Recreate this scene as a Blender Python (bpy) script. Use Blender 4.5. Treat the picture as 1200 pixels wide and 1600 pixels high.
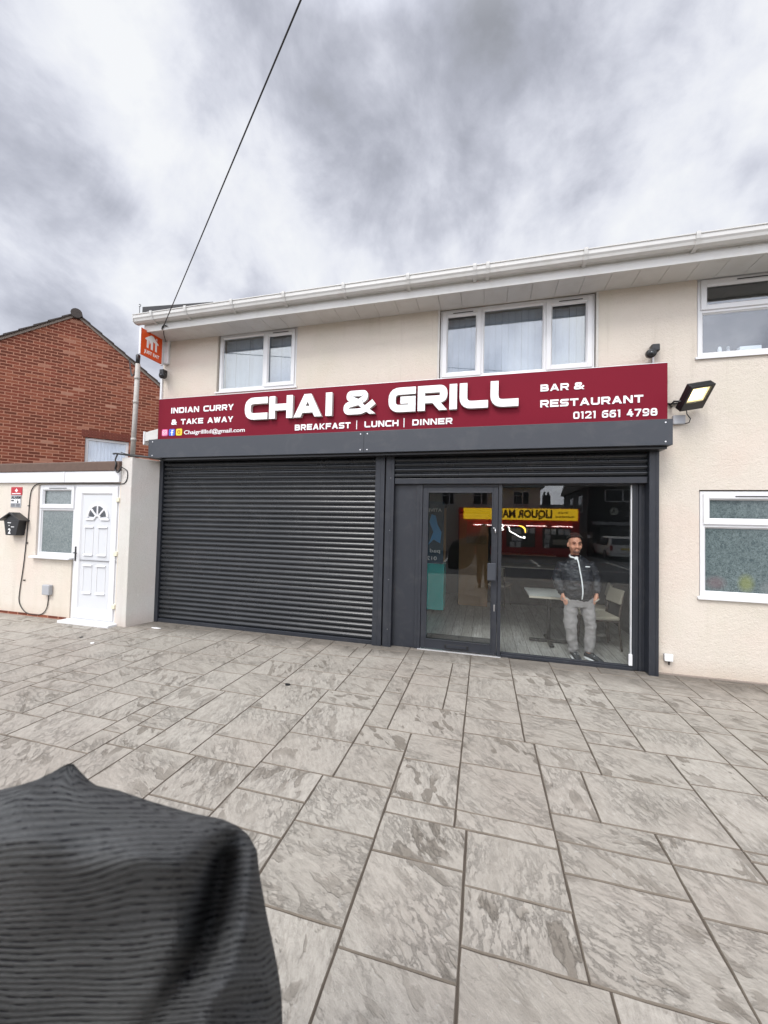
import bpy, math, random
from mathutils import Vector, Matrix
R = math.radians
random.seed(7)
S = bpy.context.scene
for o in list(bpy.data.objects): bpy.data.objects.remove(o)
COL = S.collection
# ------------------------------------------------------------------ camera
S.render.resolution_x, S.render.resolution_y = 768, 1024
cr = Vector((0.96741125, 0.25214344, 0.0232198)); cu = Vector((-0.01509824, -0.0340974, 0.99930446)); cf = Vector((-0.2527598, 0.96708896, 0.02917929))
CP = Vector((0, 0, 1.75))
cam = bpy.data.objects.new('camera', bpy.data.cameras.new('camera')); COL.objects.link(cam); S.camera = cam
cam.matrix_world = Matrix(((cr.x, cu.x, -cf.x, CP.x), (cr.y, cu.y, -cf.y, CP.y), (cr.z, cu.z, -cf.z, CP.z), (0, 0, 0, 1)))
cam.data.sensor_fit = 'VERTICAL'; cam.data.sensor_height = 36; cam.data.lens = 13.453
cam.data.clip_start = .02; cam.data.clip_end = 2000
cam.data.dof.use_dof = True; cam.data.dof.focus_distance = 5.2; cam.data.dof.aperture_fstop = 4.0
# ------------------------------------------------------------------ world + sun + exposure
SUN_EL, SUN_AZ = 52, 200      # azimuth clockwise from +Y
w = bpy.data.worlds.new('World'); S.world = w; w.use_nodes = True
nt = w.node_tree; nt.nodes.clear()
def nd(tree, t, **k):
    n = tree.nodes.new(t)
    for a, b in k.items():
        if a.startswith('i_'):
            key = a[2:]; n.inputs[int(key) if key.isdigit() else key].default_value = b
        else: setattr(n, a, b)
    return n
def ramp(tree, pts, fac=None, interp='LINEAR'):
    r = nd(tree, 'ShaderNodeValToRGB'); r.color_ramp.interpolation = interp
    e = r.color_ramp.elements
    while len(e) < len(pts): e.new(.5)
    for i, (p, c) in enumerate(pts):
        e[i].position = p; e[i].color = (c, c, c, 1) if not hasattr(c, '__len__') else (*c[:3], 1)
    if fac is not None: tree.links.new(fac, r.inputs[0])
    return r
def mth(tree, op, a, b=None, c=None, clamp=False):
    m = nd(tree, 'ShaderNodeMath', operation=op); m.use_clamp = clamp
    for i, x in enumerate((a, b, c)):
        if x is None: continue
        if hasattr(x, 'default_value') or hasattr(x, 'is_output'): tree.links.new(x, m.inputs[i])
        else: m.inputs[i].default_value = x
    return m.outputs[0]
tc = nd(nt, 'ShaderNodeTexCoord'); sep = nd(nt, 'ShaderNodeSeparateXYZ'); nt.links.new(tc.outputs['Generated'], sep.inputs[0])
zz = mth(nt, 'ADD', mth(nt, 'MAXIMUM', sep.outputs[2], 0.0), 0.42)
cx = mth(nt, 'DIVIDE', sep.outputs[0], zz); cy = mth(nt, 'DIVIDE', sep.outputs[1], zz)
cmb = nd(nt, 'ShaderNodeCombineXYZ'); nt.links.new(cx, cmb.inputs[0]); nt.links.new(cy, cmb.inputs[1])
mp = nd(nt, 'ShaderNodeMapping'); mp.inputs['Rotation'].default_value = (0, 0, R(24)); mp.inputs['Scale'].default_value = (1.55, 1.35, 1); mp.inputs['Location'].default_value = (3.3, 1.2, 0)
nt.links.new(cmb.outputs[0], mp.inputs[0])
n1 = nd(nt, 'ShaderNodeTexNoise', i_Scale=2.0, i_Detail=9.0, i_Roughness=.56, i_Distortion=.25); nt.links.new(mp.outputs[0], n1.inputs['Vector'])
n2 = nd(nt, 'ShaderNodeTexNoise', i_Scale=.95, i_Detail=3.0, i_Roughness=.5, i_Distortion=.3); nt.links.new(mp.outputs[0], n2.inputs['Vector'])
n3 = nd(nt, 'ShaderNodeTexNoise', i_Scale=4.6, i_Detail=9.0, i_Roughness=.62, i_Distortion=.35); nt.links.new(tc.outputs['Generated'], n3.inputs['Vector'])
n4 = nd(nt, 'ShaderNodeTexNoise', i_Scale=1.9, i_Detail=5.0, i_Roughness=.55, i_Distortion=.2); nt.links.new(tc.outputs['Generated'], n4.inputs['Vector'])
mixn = mth(nt, 'ADD', mth(nt, 'ADD', mth(nt, 'MULTIPLY', n1.outputs[0], .34), mth(nt, 'MULTIPLY', n2.outputs[0], .22)), mth(nt, 'ADD', mth(nt, 'MULTIPLY', n3.outputs[0], .22), mth(nt, 'MULTIPLY', n4.outputs[0], .22)))
cr_ = ramp(nt, [(.39, (.215, .222, .245)), (.44, (.285, .295, .338)), (.475, (.365, .376, .425)), (.505, (.45, .462, .512)), (.537, (.535, .546, .585)), (.58, (.60, .608, .62))], mixn)
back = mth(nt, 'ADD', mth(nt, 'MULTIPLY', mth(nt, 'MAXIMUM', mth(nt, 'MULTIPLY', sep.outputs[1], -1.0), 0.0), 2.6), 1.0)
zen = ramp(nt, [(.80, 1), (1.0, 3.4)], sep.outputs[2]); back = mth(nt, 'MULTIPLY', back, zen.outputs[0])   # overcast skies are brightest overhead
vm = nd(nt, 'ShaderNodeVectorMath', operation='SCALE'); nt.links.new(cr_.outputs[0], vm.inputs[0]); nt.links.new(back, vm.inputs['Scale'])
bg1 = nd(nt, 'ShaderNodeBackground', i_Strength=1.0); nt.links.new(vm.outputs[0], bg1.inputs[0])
sky = nd(nt, 'ShaderNodeTexSky'); sky.sky_type = 'NISHITA'; sky.sun_disc = False; sky.sun_elevation = R(SUN_EL); sky.sun_rotation = R(SUN_AZ)
bg2 = nd(nt, 'ShaderNodeBackground', i_Strength=.1); nt.links.new(sky.outputs[0], bg2.inputs[0])
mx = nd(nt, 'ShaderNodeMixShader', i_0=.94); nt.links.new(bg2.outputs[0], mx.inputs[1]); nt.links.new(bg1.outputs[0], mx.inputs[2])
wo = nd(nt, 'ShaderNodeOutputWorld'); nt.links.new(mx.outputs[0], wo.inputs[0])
sun = bpy.data.objects.new('sun', bpy.data.lights.new('sun', 'SUN')); COL.objects.link(sun)
sun.data.energy = 1.5; sun.data.angle = R(22); sun.data.color = (1, .965, .91)
az = R(SUN_AZ); el = R(SUN_EL)
sd = Vector((math.sin(az) * math.cos(el), math.cos(az) * math.cos(el), math.sin(el)))
sun.rotation_euler = sd.to_track_quat('Z', 'Y').to_euler()
S.view_settings.view_transform = 'Standard'; S.view_settings.look = 'None'; S.view_settings.gamma = 1; S.view_settings.exposure = 0.68
S.render.engine = 'CYCLES'
# ------------------------------------------------------------------ materials
def mat(name, col, rough=.6, metal=0, spec=.5, emit=None, estr=0):
    m = bpy.data.materials.new(name); m.use_nodes = True
    b = m.node_tree.nodes['Principled BSDF']
    b.inputs['Base Color'].default_value = (*col, 1); b.inputs['Roughness'].default_value = rough; b.inputs['Metallic'].default_value = metal
    b.inputs['Specular IOR Level'].default_value = spec
    if emit: b.inputs['Emission Color'].default_value = (*emit, 1); b.inputs['Emission Strength'].default_value = estr
    return m
def T(m): return m.node_tree, m.node_tree.nodes['Principled BSDF'], m.node_tree.links
def coords(t, scale=(1, 1, 1), kind='Object', rot=(0, 0, 0)):
    c = nd(t, 'ShaderNodeTexCoord'); p = nd(t, 'ShaderNodeMapping'); p.inputs['Scale'].default_value = scale; p.inputs['Rotation'].default_value = rot
    t.links.new(c.outputs[kind], p.inputs[0]); return p.outputs[0]
def noise(t, vec, scale, detail=4, rough=.5, dist=0):
    n = nd(t, 'ShaderNodeTexNoise', i_Scale=scale, i_Detail=detail, i_Roughness=rough, i_Distortion=dist); t.links.new(vec, n.inputs['Vector']); return n.outputs[0]
def mixc(t, fac, a, b, mode='MIX'):
    m = nd(t, 'ShaderNodeMix', data_type='RGBA', blend_type=mode)
    for i, x in ((0, fac), (6, a), (7, b)):
        if hasattr(x, 'is_output'): t.links.new(x, m.inputs[i])
        elif i == 0: m.inputs[0].default_value = x
        else: m.inputs[i].default_value = (*x, 1)
    return m.outputs[2]
def bump(t, b, h, strength=.4, dist=.01):
    n = nd(t, 'ShaderNodeBump', i_Strength=strength, i_Distance=dist); t.links.new(h, n.inputs['Height']); t.links.new(n.outputs[0], b.inputs['Normal'])
def varied(name, col, rough=.5, amp=.12, scale=3, bs=0, bscale=200, spec=.5, metal=0, rv=.1, dirt=None):
    m = mat(name, col, rough, metal, spec); t, b, l = T(m); v = coords(t)
    n = noise(t, v, scale, 5, .6, .3)
    c = mixc(t, n, tuple(x * (1 - amp) for x in col), tuple(min(1, x * (1 + amp)) for x in col))
    if dirt:
        r = ramp(t, [(.5, 0), (.72, 1)], noise(t, v, scale * 2.3, 6, .65, .6)); c = mixc(t, mth(t, 'MULTIPLY', r.outputs[0], dirt[1]), c, dirt[0])
    l.new(c, b.inputs['Base Color'])
    l.new(mth(t, 'ADD', mth(t, 'MULTIPLY', n, rv), rough - rv / 2), b.inputs['Roughness'])
    if bs: bump(t, b, noise(t, v, bscale, 3, .6), bs, .004)
    return m
M = {}
M['upvc'] = varied('white_upvc', (.67, .675, .685), .32, .03, 2, dirt=((.6, .58, .53), .18))
M['upvc2'] = varied('weathered_upvc', (.56, .555, .535), .4, .05, 2, dirt=((.42, .40, .36), .35))
M['anth'] = varied('anthracite_paint', (.019, .022, .029), .42, .10, 2.5, rv=.16, dirt=((.045, .046, .05), .5))
M['anthbox'] = varied('anthracite_box', (.036, .041, .051), .5, .08, 1.5, rv=.12, dirt=((.062, .064, .07), .6))
M['slat'] = varied('slat_paint', (.010, .012, .015), .27, .12, 1.2, rv=.12, spec=.55, dirt=((.035, .036, .038), .4))
M['black'] = mat('black_plastic', (.012, .012, .013), .35)
M['dark'] = mat('dark_void', (.012, .012, .014), .8)
M['steel'] = mat('steel', (.6, .6, .6), .3, 1)
M['screw'] = mat('screw', (.75, .75, .75), .3, .6)
M['maroon'] = varied('sign_maroon', (.17, .007, .020), .5, .05, 2, rv=.08, spec=.12)
M['white'] = mat('white_acrylic', (.86, .86, .86), .3)
M['letside'] = mat('letter_return', (.55, .53, .50), .4)
M['grey'] = varied('grey_plastic', (.36, .37, .39), .45, .05)
M['cream'] = mat('cream_plastic', (.72, .68, .52), .4)
M['orange'] = mat('orange_panel', (.72, .085, .012), .35)
M['red'] = mat('red_panel', (.42, .01, .02), .4)
M['yellow'] = mat('yellow_panel', (.8, .6, .02), .4)
M['pink'] = mat('pink_panel', (.75, .12, .32), .4)
M['blue'] = mat('blue_panel', (.05, .12, .6), .4)
M['alpanel'] = mat('door_panel', (.585, .60, .62), .35)
M['felt'] = varied('roof_felt', (.115, .075, .058), .9, .3, 14, .6, 120)
M['rooffelt'] = varied('dark_roof', (.05, .05, .052), .9, .2, 6, .4, 100)
M['tile'] = varied('roof_tile', (.045, .035, .03), .8, .25, 6, .4, 60)
M['mortar'] = varied('cement', (.24, .20, .17), .95, .15, 8, .5, 80)
M['asphalt'] = varied('asphalt', (.055, .056, .06), .9, .2, 2, .6, 150)
M['earth'] = varied('ground', (.10, .10, .08), .95, .3, 1)
M['line'] = varied('road_paint', (.7, .7, .68), .7, .1)
M['pipe'] = varied('pipe_grey', (.40, .38, .35), .6, .12, 9, dirt=((.22, .20, .18), .5))
M['skin'] = varied('skin', (.60, .29, .19), .5, .12, 25)
M['hair'] = varied('hair', (.012, .008, .006), .8, .3, 60, .6, 300)
M['gwire'] = mat('wire', (.02, .02, .02), .5)
M['jacket'] = varied('jacket_nylon', (.009, .010, .015), .5, .2, 12, .25, 30, rv=.1)
M['rib'] = mat('jacket_rib', (.010, .010, .012), .9)
M['trouser'] = varied('grey_sweatpants', (.27, .25, .245), .95, .06, 18, .4, 240)
M['shoe'] = varied('shoe', (.03, .032, .036), .6, .3, 30)
M['card'] = varied('cardboard', (.36, .22, .11), .85, .15, 4)
M['paint_blk'] = varied('dark_cloth', (.012, .012, .014), .9, .2, 20)
M['beige'] = varied('beige_vinyl', (.42, .38, .31), .5, .08, 6)
M['chairleg'] = mat('chair_leg', (.05, .035, .028), .5)
M['intwall'] = varied('interior_wall', (.10, .108, .112), .7, .1, 2)
M['ceil'] = mat('interior_ceiling', (.06, .06, .06), .8)
M['teal'] = mat('teal_banner', (.02, .50, .46), .4)
M['navy'] = mat('navy_banner', (.015, .06, .10), .5)
M['cladwhite'] = varied('opposite_render', (.66, .64, .56), .9, .15, 1.5, .4, 60)
M['shopred'] = varied('shop_red', (.48, .022, .026), .5, .15, 2)
M['paper'] = varied('poster_paper', (.8, .8, .82), .6, .3, 9)
M['carpaint'] = mat('car_white', (.72, .72, .70), .25)
M['tyre'] = mat('tyre', (.02, .02, .02), .9)
M['carglass'] = mat('car_glass', (.015, .02, .025), .05, 0, .8)
M['rlamp'] = mat('rear_lamp', (.4, .02, .02), .2)
M['litsign'] = mat('lit_sign', (.8, .5, .02), .5, emit=(1, .62, .02), estr=2.4)
M['tube'] = mat('lit_tube', (1, 1, 1), .5, emit=(1, .97, .92), estr=9)
M['neonw'] = mat('neon_white', (1, 1, 1), .5, emit=(1, .95, .92), estr=2.2)
M['neony'] = mat('neon_yellow', (1, .7, .1), .5, emit=(1, .55, .05), estr=1.3)
M['led'] = mat('flood_led', (1, .9, .6), .5, emit=(1, .82, .45), estr=5)
M['reflector'] = mat('flood_reflector', (.9, .82, .62), .3, .3, emit=(1, .75, .35), estr=.75)
M['lattice'] = mat('grille', (.3, .3, .3), .5)
M['darkbrick'] = varied('dark_house_render', (.06, .062, .066), .9, .2, 3, .4, 40)

def render_wall(name, base, pinkish=True):
    m = mat(name, base, .92, 0, .2); t, b, l = T(m); v = coords(t)
    big = noise(t, v, .9, 5, .6, .6); c = mixc(t, big, tuple(x * .93 for x in base), tuple(min(1, x * 1.06) for x in base))
    pr = ramp(t, [(.48, 0), (.68, 1)], noise(t, v, .7, 4, .55, .8)); c = mixc(t, mth(t, 'MULTIPLY', pr.outputs[0], .32), c, (base[0] * 1.0, base[1] * .86, base[2] * .84))
    gr = ramp(t, [(.5, 0), (.7, 1)], noise(t, coords(t, (1, 1, .5)), 1.3, 5, .6, .5)); c = mixc(t, mth(t, 'MULTIPLY', gr.outputs[0], .35), c, (base[0] * .85, base[1] * .9, base[2] * .82))
    sp = ramp(t, [(.62, 0), (.74, 1)], noise(t, v, 55, 3, .7)); c = mixc(t, mth(t, 'MULTIPLY', sp.outputs[0], .6), c, tuple(x * .6 for x in base))
    stv = noise(t, coords(t, (9, 9, .35)), 1.2, 6, .7); stk = ramp(t, [(.53, 0), (.68, 1)], stv); zone = ramp(t, [(.42, 0), (.62, 1)], noise(t, v, .8, 3, .5))
    c = mixc(t, mth(t, 'MULTIPLY', mth(t, 'MULTIPLY', stk.outputs[0], zone.outputs[0]), .38), c, (base[0] * .70, base[1] * .69, base[2] * .66))
    fl = ramp(t, [(.69, 0), (.72, 1)], noise(t, v, 19, 3, .5)); c = mixc(t, mth(t, 'MULTIPLY', fl.outputs[0], .4), c, tuple(min(1, x * 1.2) for x in base))
    # splash-back dirt along the foot of the wall
    s = nd(t, 'ShaderNodeSeparateXYZ'); l.new(coords(t), s.inputs[0])
    foot = ramp(t, [(0, 1), (.28, 0)], mth(t, 'ADD', s.outputs[2], mth(t, 'MULTIPLY', noise(t, v, 7, 4), .12)))
    c = mixc(t, mth(t, 'MULTIPLY', foot.outputs[0], .45), c, (base[0] * .72, base[1] * .58, base[2] * .48))
    l.new(c, b.inputs['Base Color'])
    h = mth(t, 'ADD', noise(t, v, 75, 4, .7), mth(t, 'MULTIPLY', noise(t, v, 22, 3, .6), .6))
    bump(t, b, h, .75, .012); return m
M['render'] = render_wall('cream_roughcast', (.63, .572, .50))
M['render2'] = render_wall('annex_render', (.66, .605, .53))
M['render3'] = render_wall('grey_render', (.62, .60, .565))

def brick(name):
    m = mat(name, (.3, .1, .06), .9, 0, .2); t, b, l = T(m); v = coords(t)
    s = nd(t, 'ShaderNodeSeparateXYZ'); l.new(v, s.inputs[0]); c2 = nd(t, 'ShaderNodeCombineXYZ'); l.new(s.outputs[0], c2.inputs[0]); l.new(s.outputs[2], c2.inputs[1])
    br = nd(t, 'ShaderNodeTexBrick', i_Scale=1.0, i_Bias=0.0); br.inputs['Mortar Size'].default_value = .0105; br.inputs['Mortar Smooth'].default_value = .15
    br.inputs['Brick Width'].default_value = .235; br.inputs['Row Height'].default_value = .078; br.offset = .5
    br.inputs['Color1'].default_value = (0, 0, 0, 1); br.inputs['Color2'].default_value = (1, 1, 1, 1); br.inputs['Mortar'].default_value = (.5, .5, .5, 1)
    l.new(c2.outputs[0], br.inputs['Vector'])
    r = ramp(t, [(0, (.055, .012, .008)), (.35, (.11, .022, .013)), (.7, (.185, .04, .024)), (.95, (.29, .10, .055)), (.992, (.50, .30, .22))], br.outputs['Color'])
    n = noise(t, v, 30, 4, .6); c = mixc(t, .35, r.outputs[0], mixc(t, n, (.10, .03, .02), (.32, .12, .07)))
    c = mixc(t, br.outputs['Fac'], c, (.40, .20, .135))
    big = noise(t, v, .5, 4); c = mixc(t, mth(t, 'MULTIPLY', big, .3), c, (.16, .05, .03))
    l.new(c, b.inputs['Base Color'])
    bump(t, b, mth(t, 'SUBTRACT', mth(t, 'MULTIPLY', n, .4), br.outputs['Fac']), .6, .008); return m
M['brick'] = brick('red_brick')

def slabmat():
    m = mat('stamped_concrete', (.3, .28, .25), .8, 0, .35); t, b, l = T(m); v = coords(t)
    g = nd(t, 'ShaderNodeNewGeometry'); rnd = g.outputs['Random Per Island']
    off = nd(t, 'ShaderNodeCombineXYZ'); l.new(mth(t, 'MULTIPLY', rnd, 37.0), off.inputs[0]); l.new(mth(t, 'MULTIPLY', rnd, 91.0), off.inputs[1])
    av = nd(t, 'ShaderNodeVectorMath', operation='ADD'); l.new(v, av.inputs[0]); l.new(off.outputs[0], av.inputs[1])
    rt = nd(t, 'ShaderNodeVectorRotate'); rt.rotation_type = 'Z_AXIS'; l.new(av.outputs[0], rt.inputs['Vector']); l.new(mth(t, 'ADD', mth(t, 'MULTIPLY', rnd, 1.3), .3), rt.inputs['Angle'])
    st = nd(t, 'ShaderNodeMapping'); st.inputs['Scale'].default_value = (1, 2.3, 1); l.new(rt.outputs[0], st.inputs[0]); sv = st.outputs[0]
    base = mixc(t, rnd, (.36, .335, .292), (.425, .398, .352))
    big = noise(t, v, .45, 4, .55, .4); base = mixc(t, ramp(t, [(.42, 0), (.66, 1)], big).outputs[0], base, (.34, .30, .26))
    tone = nd(t, 'ShaderNodeMath', operation='FRACT'); l.new(mth(t, 'MULTIPLY', rnd, 17.3), tone.inputs[0]); base = mixc(t, mth(t, 'MULTIPLY', tone.outputs[0], .35), base, (.31, .285, .245))
    fine = noise(t, sv, 14, 10, .76, .05); base = mixc(t, ramp(t, [(.30, 0), (.56, 1)], fine).outputs[0], (.245, .225, .195), base)
    # dark brown stain blotches, with the soft shading of the dents painted in
    d1 = noise(t, sv, 4.6, 4, .5, .35)
    dent = ramp(t, [(.55, 0), (.575, 1)], d1); patch = ramp(t, [(.40, 0), (.50, 1)], noise(t, av.outputs[0], 1.9, 3, .5))
    fr2 = mth(t, 'FRACT', mth(t, 'MULTIPLY', rnd, 7.7)); dm = mth(t, 'MULTIPLY', mth(t, 'MULTIPLY', dent.outputs[0], patch.outputs[0]), mth(t, 'ADD', .25, fr2))
    base = mixc(t, mth(t, 'MULTIPLY', mth(t, 'MULTIPLY', dm, mth(t, 'ADD', .35, mth(t, 'MULTIPLY', fine, .9))), .75), base, (.15, .13, .105))
    # riven ridge lines
    rg = noise(t, sv, 7.5, 8, .66, .15); rid = ramp(t, [(.475, 0), (.497, 1), (.515, 1), (.54, 0)], rg)
    rm = mth(t, 'MULTIPLY', rid.outputs[0], ramp(t, [(.40, 0), (.6, 1)], noise(t, av.outputs[0], 2.6, 3)).outputs[0])
    base = mixc(t, mth(t, 'MULTIPLY', rm, .20), base, (.18, .16, .135))
    sp = ramp(t, [(.64, 0), (.72, 1)], noise(t, v, 48, 4, .7)); base = mixc(t, mth(t, 'MULTIPLY', sp.outputs[0], .6), base, (.15, .135, .115))
    wh = ramp(t, [(.60, 0), (.68, 1)], noise(t, v, 17, 6, .75, .4)); base = mixc(t, mth(t, 'MULTIPLY', wh.outputs[0], .4), base, (.52, .50, .46))
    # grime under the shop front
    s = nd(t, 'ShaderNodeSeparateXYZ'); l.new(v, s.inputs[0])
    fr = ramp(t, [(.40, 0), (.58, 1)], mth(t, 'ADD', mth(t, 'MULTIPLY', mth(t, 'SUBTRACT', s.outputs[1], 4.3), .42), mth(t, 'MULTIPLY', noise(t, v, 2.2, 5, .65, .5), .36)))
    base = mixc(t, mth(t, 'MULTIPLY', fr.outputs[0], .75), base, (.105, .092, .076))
    dk = ramp(t, [(.60, 0), (.70, 1)], noise(t, v, 1.1, 6, .6, .7)); base = mixc(t, mth(t, 'MULTIPLY', dk.outputs[0], .32), base, (.15, .135, .11))
    l.new(base, b.inputs['Base Color'])
    l.new(mth(t, 'ADD', mth(t, 'MULTIPLY', fine, .35), .42), b.inputs['Roughness'])
    h = mth(t, 'ADD', mth(t, 'MULTIPLY', fine, .7), mth(t, 'MULTIPLY', noise(t, sv, 2.5, 3, .5, .8), 1.6))
    h = mth(t, 'SUBTRACT', h, mth(t, 'MULTIPLY', dm, .35)); h = mth(t, 'SUBTRACT', h, mth(t, 'MULTIPLY', rm, .3)); h = mth(t, 'ADD', h, mth(t, 'MULTIPLY', noise(t, v, 110, 3, .6), .15))
    bump(t, b, h, .9, .014); return m
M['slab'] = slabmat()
M['jedge'] = varied('worn_slab_edge', (.175, .148, .118), .9, .35, 7, .5, 80)
M['joint'] = varied('joint_dirt', (.07, .056, .043), .95, .35, 9, .5, 100)

def glass(name, ior=.06, tint=(.93, .95, .95), rough=0):
    m = bpy.data.materials.new(name); m.use_nodes = True; t = m.node_tree; t.nodes.clear()
    tr = nd(t, 'ShaderNodeBsdfTransparent'); tr.inputs[0].default_value = (*tint, 1)
    gl = nd(t, 'ShaderNodeBsdfGlossy', i_Roughness=rough); gl.inputs[0].default_value = (1, 1, 1, 1)
    g = nd(t, 'ShaderNodeNewGeometry'); dt = nd(t, 'ShaderNodeVectorMath', operation='DOT_PRODUCT'); t.links.new(g.outputs['Incoming'], dt.inputs[0]); t.links.new(g.outputs['Normal'], dt.inputs[1])
    fr = mth(t, 'ADD', mth(t, 'MULTIPLY', mth(t, 'POWER', mth(t, 'SUBTRACT', 1.0, mth(t, 'ABSOLUTE', dt.outputs['Value'])), 5.0), 1 - ior), ior)   # Schlick, same from both sides
    mx = nd(t, 'ShaderNodeMixShader'); o = nd(t, 'ShaderNodeOutputMaterial')
    t.links.new(fr, mx.inputs[0]); t.links.new(tr.outputs[0], mx.inputs[1]); t.links.new(gl.outputs[0], mx.inputs[2]); t.links.new(mx.outputs[0], o.inputs[0])
    return m
M['glass'] = glass('shop_glass', .048)
M['glass2'] = glass('window_glass', .11, (.9, .93, .95))
def frosted(name, c1, c2, blobs=False):
    m = mat(name, c1, .12, 0, .6); t, b, l = T(m); v = coords(t)
    n = noise(t, v, 38, 4, .7, 1.2); c = mixc(t, ramp(t, [(.36, 0), (.64, 1)], n).outputs[0], c1, c2)
    c = mixc(t, mth(t, 'MULTIPLY', noise(t, v, 2.5, 4, .6), .6), c, tuple(x * .55 for x in c1))
    l.new(c, b.inputs['Base Color']); bump(t, b, noise(t, v, 60, 3, .6), .25, .004); return m
M['clear'] = glass('lamp_glass', .03)
M['frost'] = frosted('obscure_glass', (.06, .085, .09), (.20, .25, .25))
M['frost2'] = frosted('obscure_door_glass', (.14, .17, .17), (.30, .34, .34))
def blindmat():
    m = mat('vertical_blind', (.30, .33, .38), .8); t, b, l = T(m); v = coords(t)
    s = nd(t, 'ShaderNodeSeparateXYZ'); l.new(v, s.inputs[0])
    n = noise(t, coords(t, (3, 1, .3)), 4, 3); c = mixc(t, n, (.25, .28, .32), (.38, .42, .48)); l.new(c, b.inputs['Base Color']); return m
M['blind'] = blindmat()
def woodfloor():
    m = mat('grey_wood_floor', (.25, .24, .23), .35, 0, .5); t, b, l = T(m); v = coords(t, rot=(0, 0, R(90)))
    br = nd(t, 'ShaderNodeTexBrick', i_Scale=1.0); br.inputs['Mortar Size'].default_value = .003; br.inputs['Brick Width'].default_value = 1.2; br.inputs['Row Height'].default_value = .16; br.offset = .37
    br.inputs['Color1'].default_value = (0, 0, 0, 1); br.inputs['Color2'].default_value = (1, 1, 1, 1); l.new(v, br.inputs['Vector'])
    g = noise(t, coords(t, (14, 1.2, 1)), 3, 7, .65, .8)
    c = mixc(t, br.outputs['Color'], (.42, .41, .385), (.58, .57, .55)); c = mixc(t, ramp(t, [(.35, 0), (.65, 1)], g).outputs[0], (.24, .225, .205), c)
    c = mixc(t, br.outputs['Fac'], c, (.05, .045, .04)); l.new(c, b.inputs['Base Color']); return m
M['wood'] = woodfloor()
def sleevemat():
    m = mat('ribbed_knit', (.03, .03, .034), .9, 0, .3); t, b, l = T(m)
    u = nd(t, 'ShaderNodeUVMap'); s = nd(t, 'ShaderNodeSeparateXYZ'); l.new(u.outputs[0], s.inputs[0]); U_, V_ = s.outputs[0], s.outputs[1]
    def uvn(a, b, sc=1.0, det=2, r=.5, off=0):
        c_ = nd(t, 'ShaderNodeCombineXYZ'); l.new(mth(t, 'MULTIPLY', U_, a), c_.inputs[0]); l.new(mth(t, 'MULTIPLY', V_, b), c_.inputs[1]); c_.inputs[2].default_value = off; return noise(t, c_.outputs[0], sc, det, r)
    vv = mth(t, 'ADD', mth(t, 'MULTIPLY', V_, 66.0), mth(t, 'MULTIPLY', uvn(2.5, 3.0), 8.0))
    tri = mth(t, 'ABSOLUTE', mth(t, 'SUBTRACT', mth(t, 'FRACT', vv), .5)); row = mth(t, 'FLOOR', vv)
    c2 = nd(t, 'ShaderNodeCombineXYZ'); l.new(mth(t, 'MULTIPLY', U_, 44.0), c2.inputs[0]); l.new(mth(t, 'MULTIPLY', row, 5.37), c2.inputs[1]); dn = noise(t, c2.outputs[0], 1.0, 1, .4)
    wdt = mth(t, 'MULTIPLY', mth(t, 'SUBTRACT', dn, mth(t, 'ADD', .30, mth(t, 'MULTIPLY', uvn(3, 4, off=5), .34))), 1.1)
    line = mth(t, 'MULTIPLY', mth(t, 'SUBTRACT', mth(t, 'MINIMUM', wdt, .20), tri), 9.0, clamp=True)
    rib = ramp(t, [(.12, 0), (.38, 1)], tri).outputs[0]
    wv_ = mth(t, 'MULTIPLY', mth(t, 'SINE', mth(t, 'MULTIPLY', U_, 1500.0)), mth(t, 'SINE', mth(t, 'MULTIPLY', V_, 1650.0)))
    fn = mth(t, 'ADD', mth(t, 'MULTIPLY', uvn(90, 190, 1.0, 4, .65), .8), mth(t, 'MULTIPLY', wv_, .16), clamp=True)
    hz = uvn(12, 150, 1.0, 3, .6, off=3)
    c = mixc(t, fn, (.006, .007, .010), (.20, .20, .202)); c = mixc(t, mth(t, 'MULTIPLY', mth(t, 'SUBTRACT', 1.0, rib), mth(t, 'MULTIPLY', mth(t, 'SUBTRACT', uvn(5, 4, off=12), .22), 1.7), clamp=True), c, (.014, .014, .018)); c = mixc(t, mth(t, 'MULTIPLY', uvn(5, 5, off=9), .5), c, (.06, .066, .062))
    c = mixc(t, mth(t, 'MULTIPLY', line, .9), c, (.006, .006, .010)); l.new(c, b.inputs['Base Color'])
    bump(t, b, mth(t, 'ADD', mth(t, 'ADD', mth(t, 'MULTIPLY', line, -1.0), mth(t, 'MULTIPLY', rib, .5)), mth(t, 'MULTIPLY', fn, .5)), .9, .004); return m
M['knit'] = sleevemat()

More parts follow.
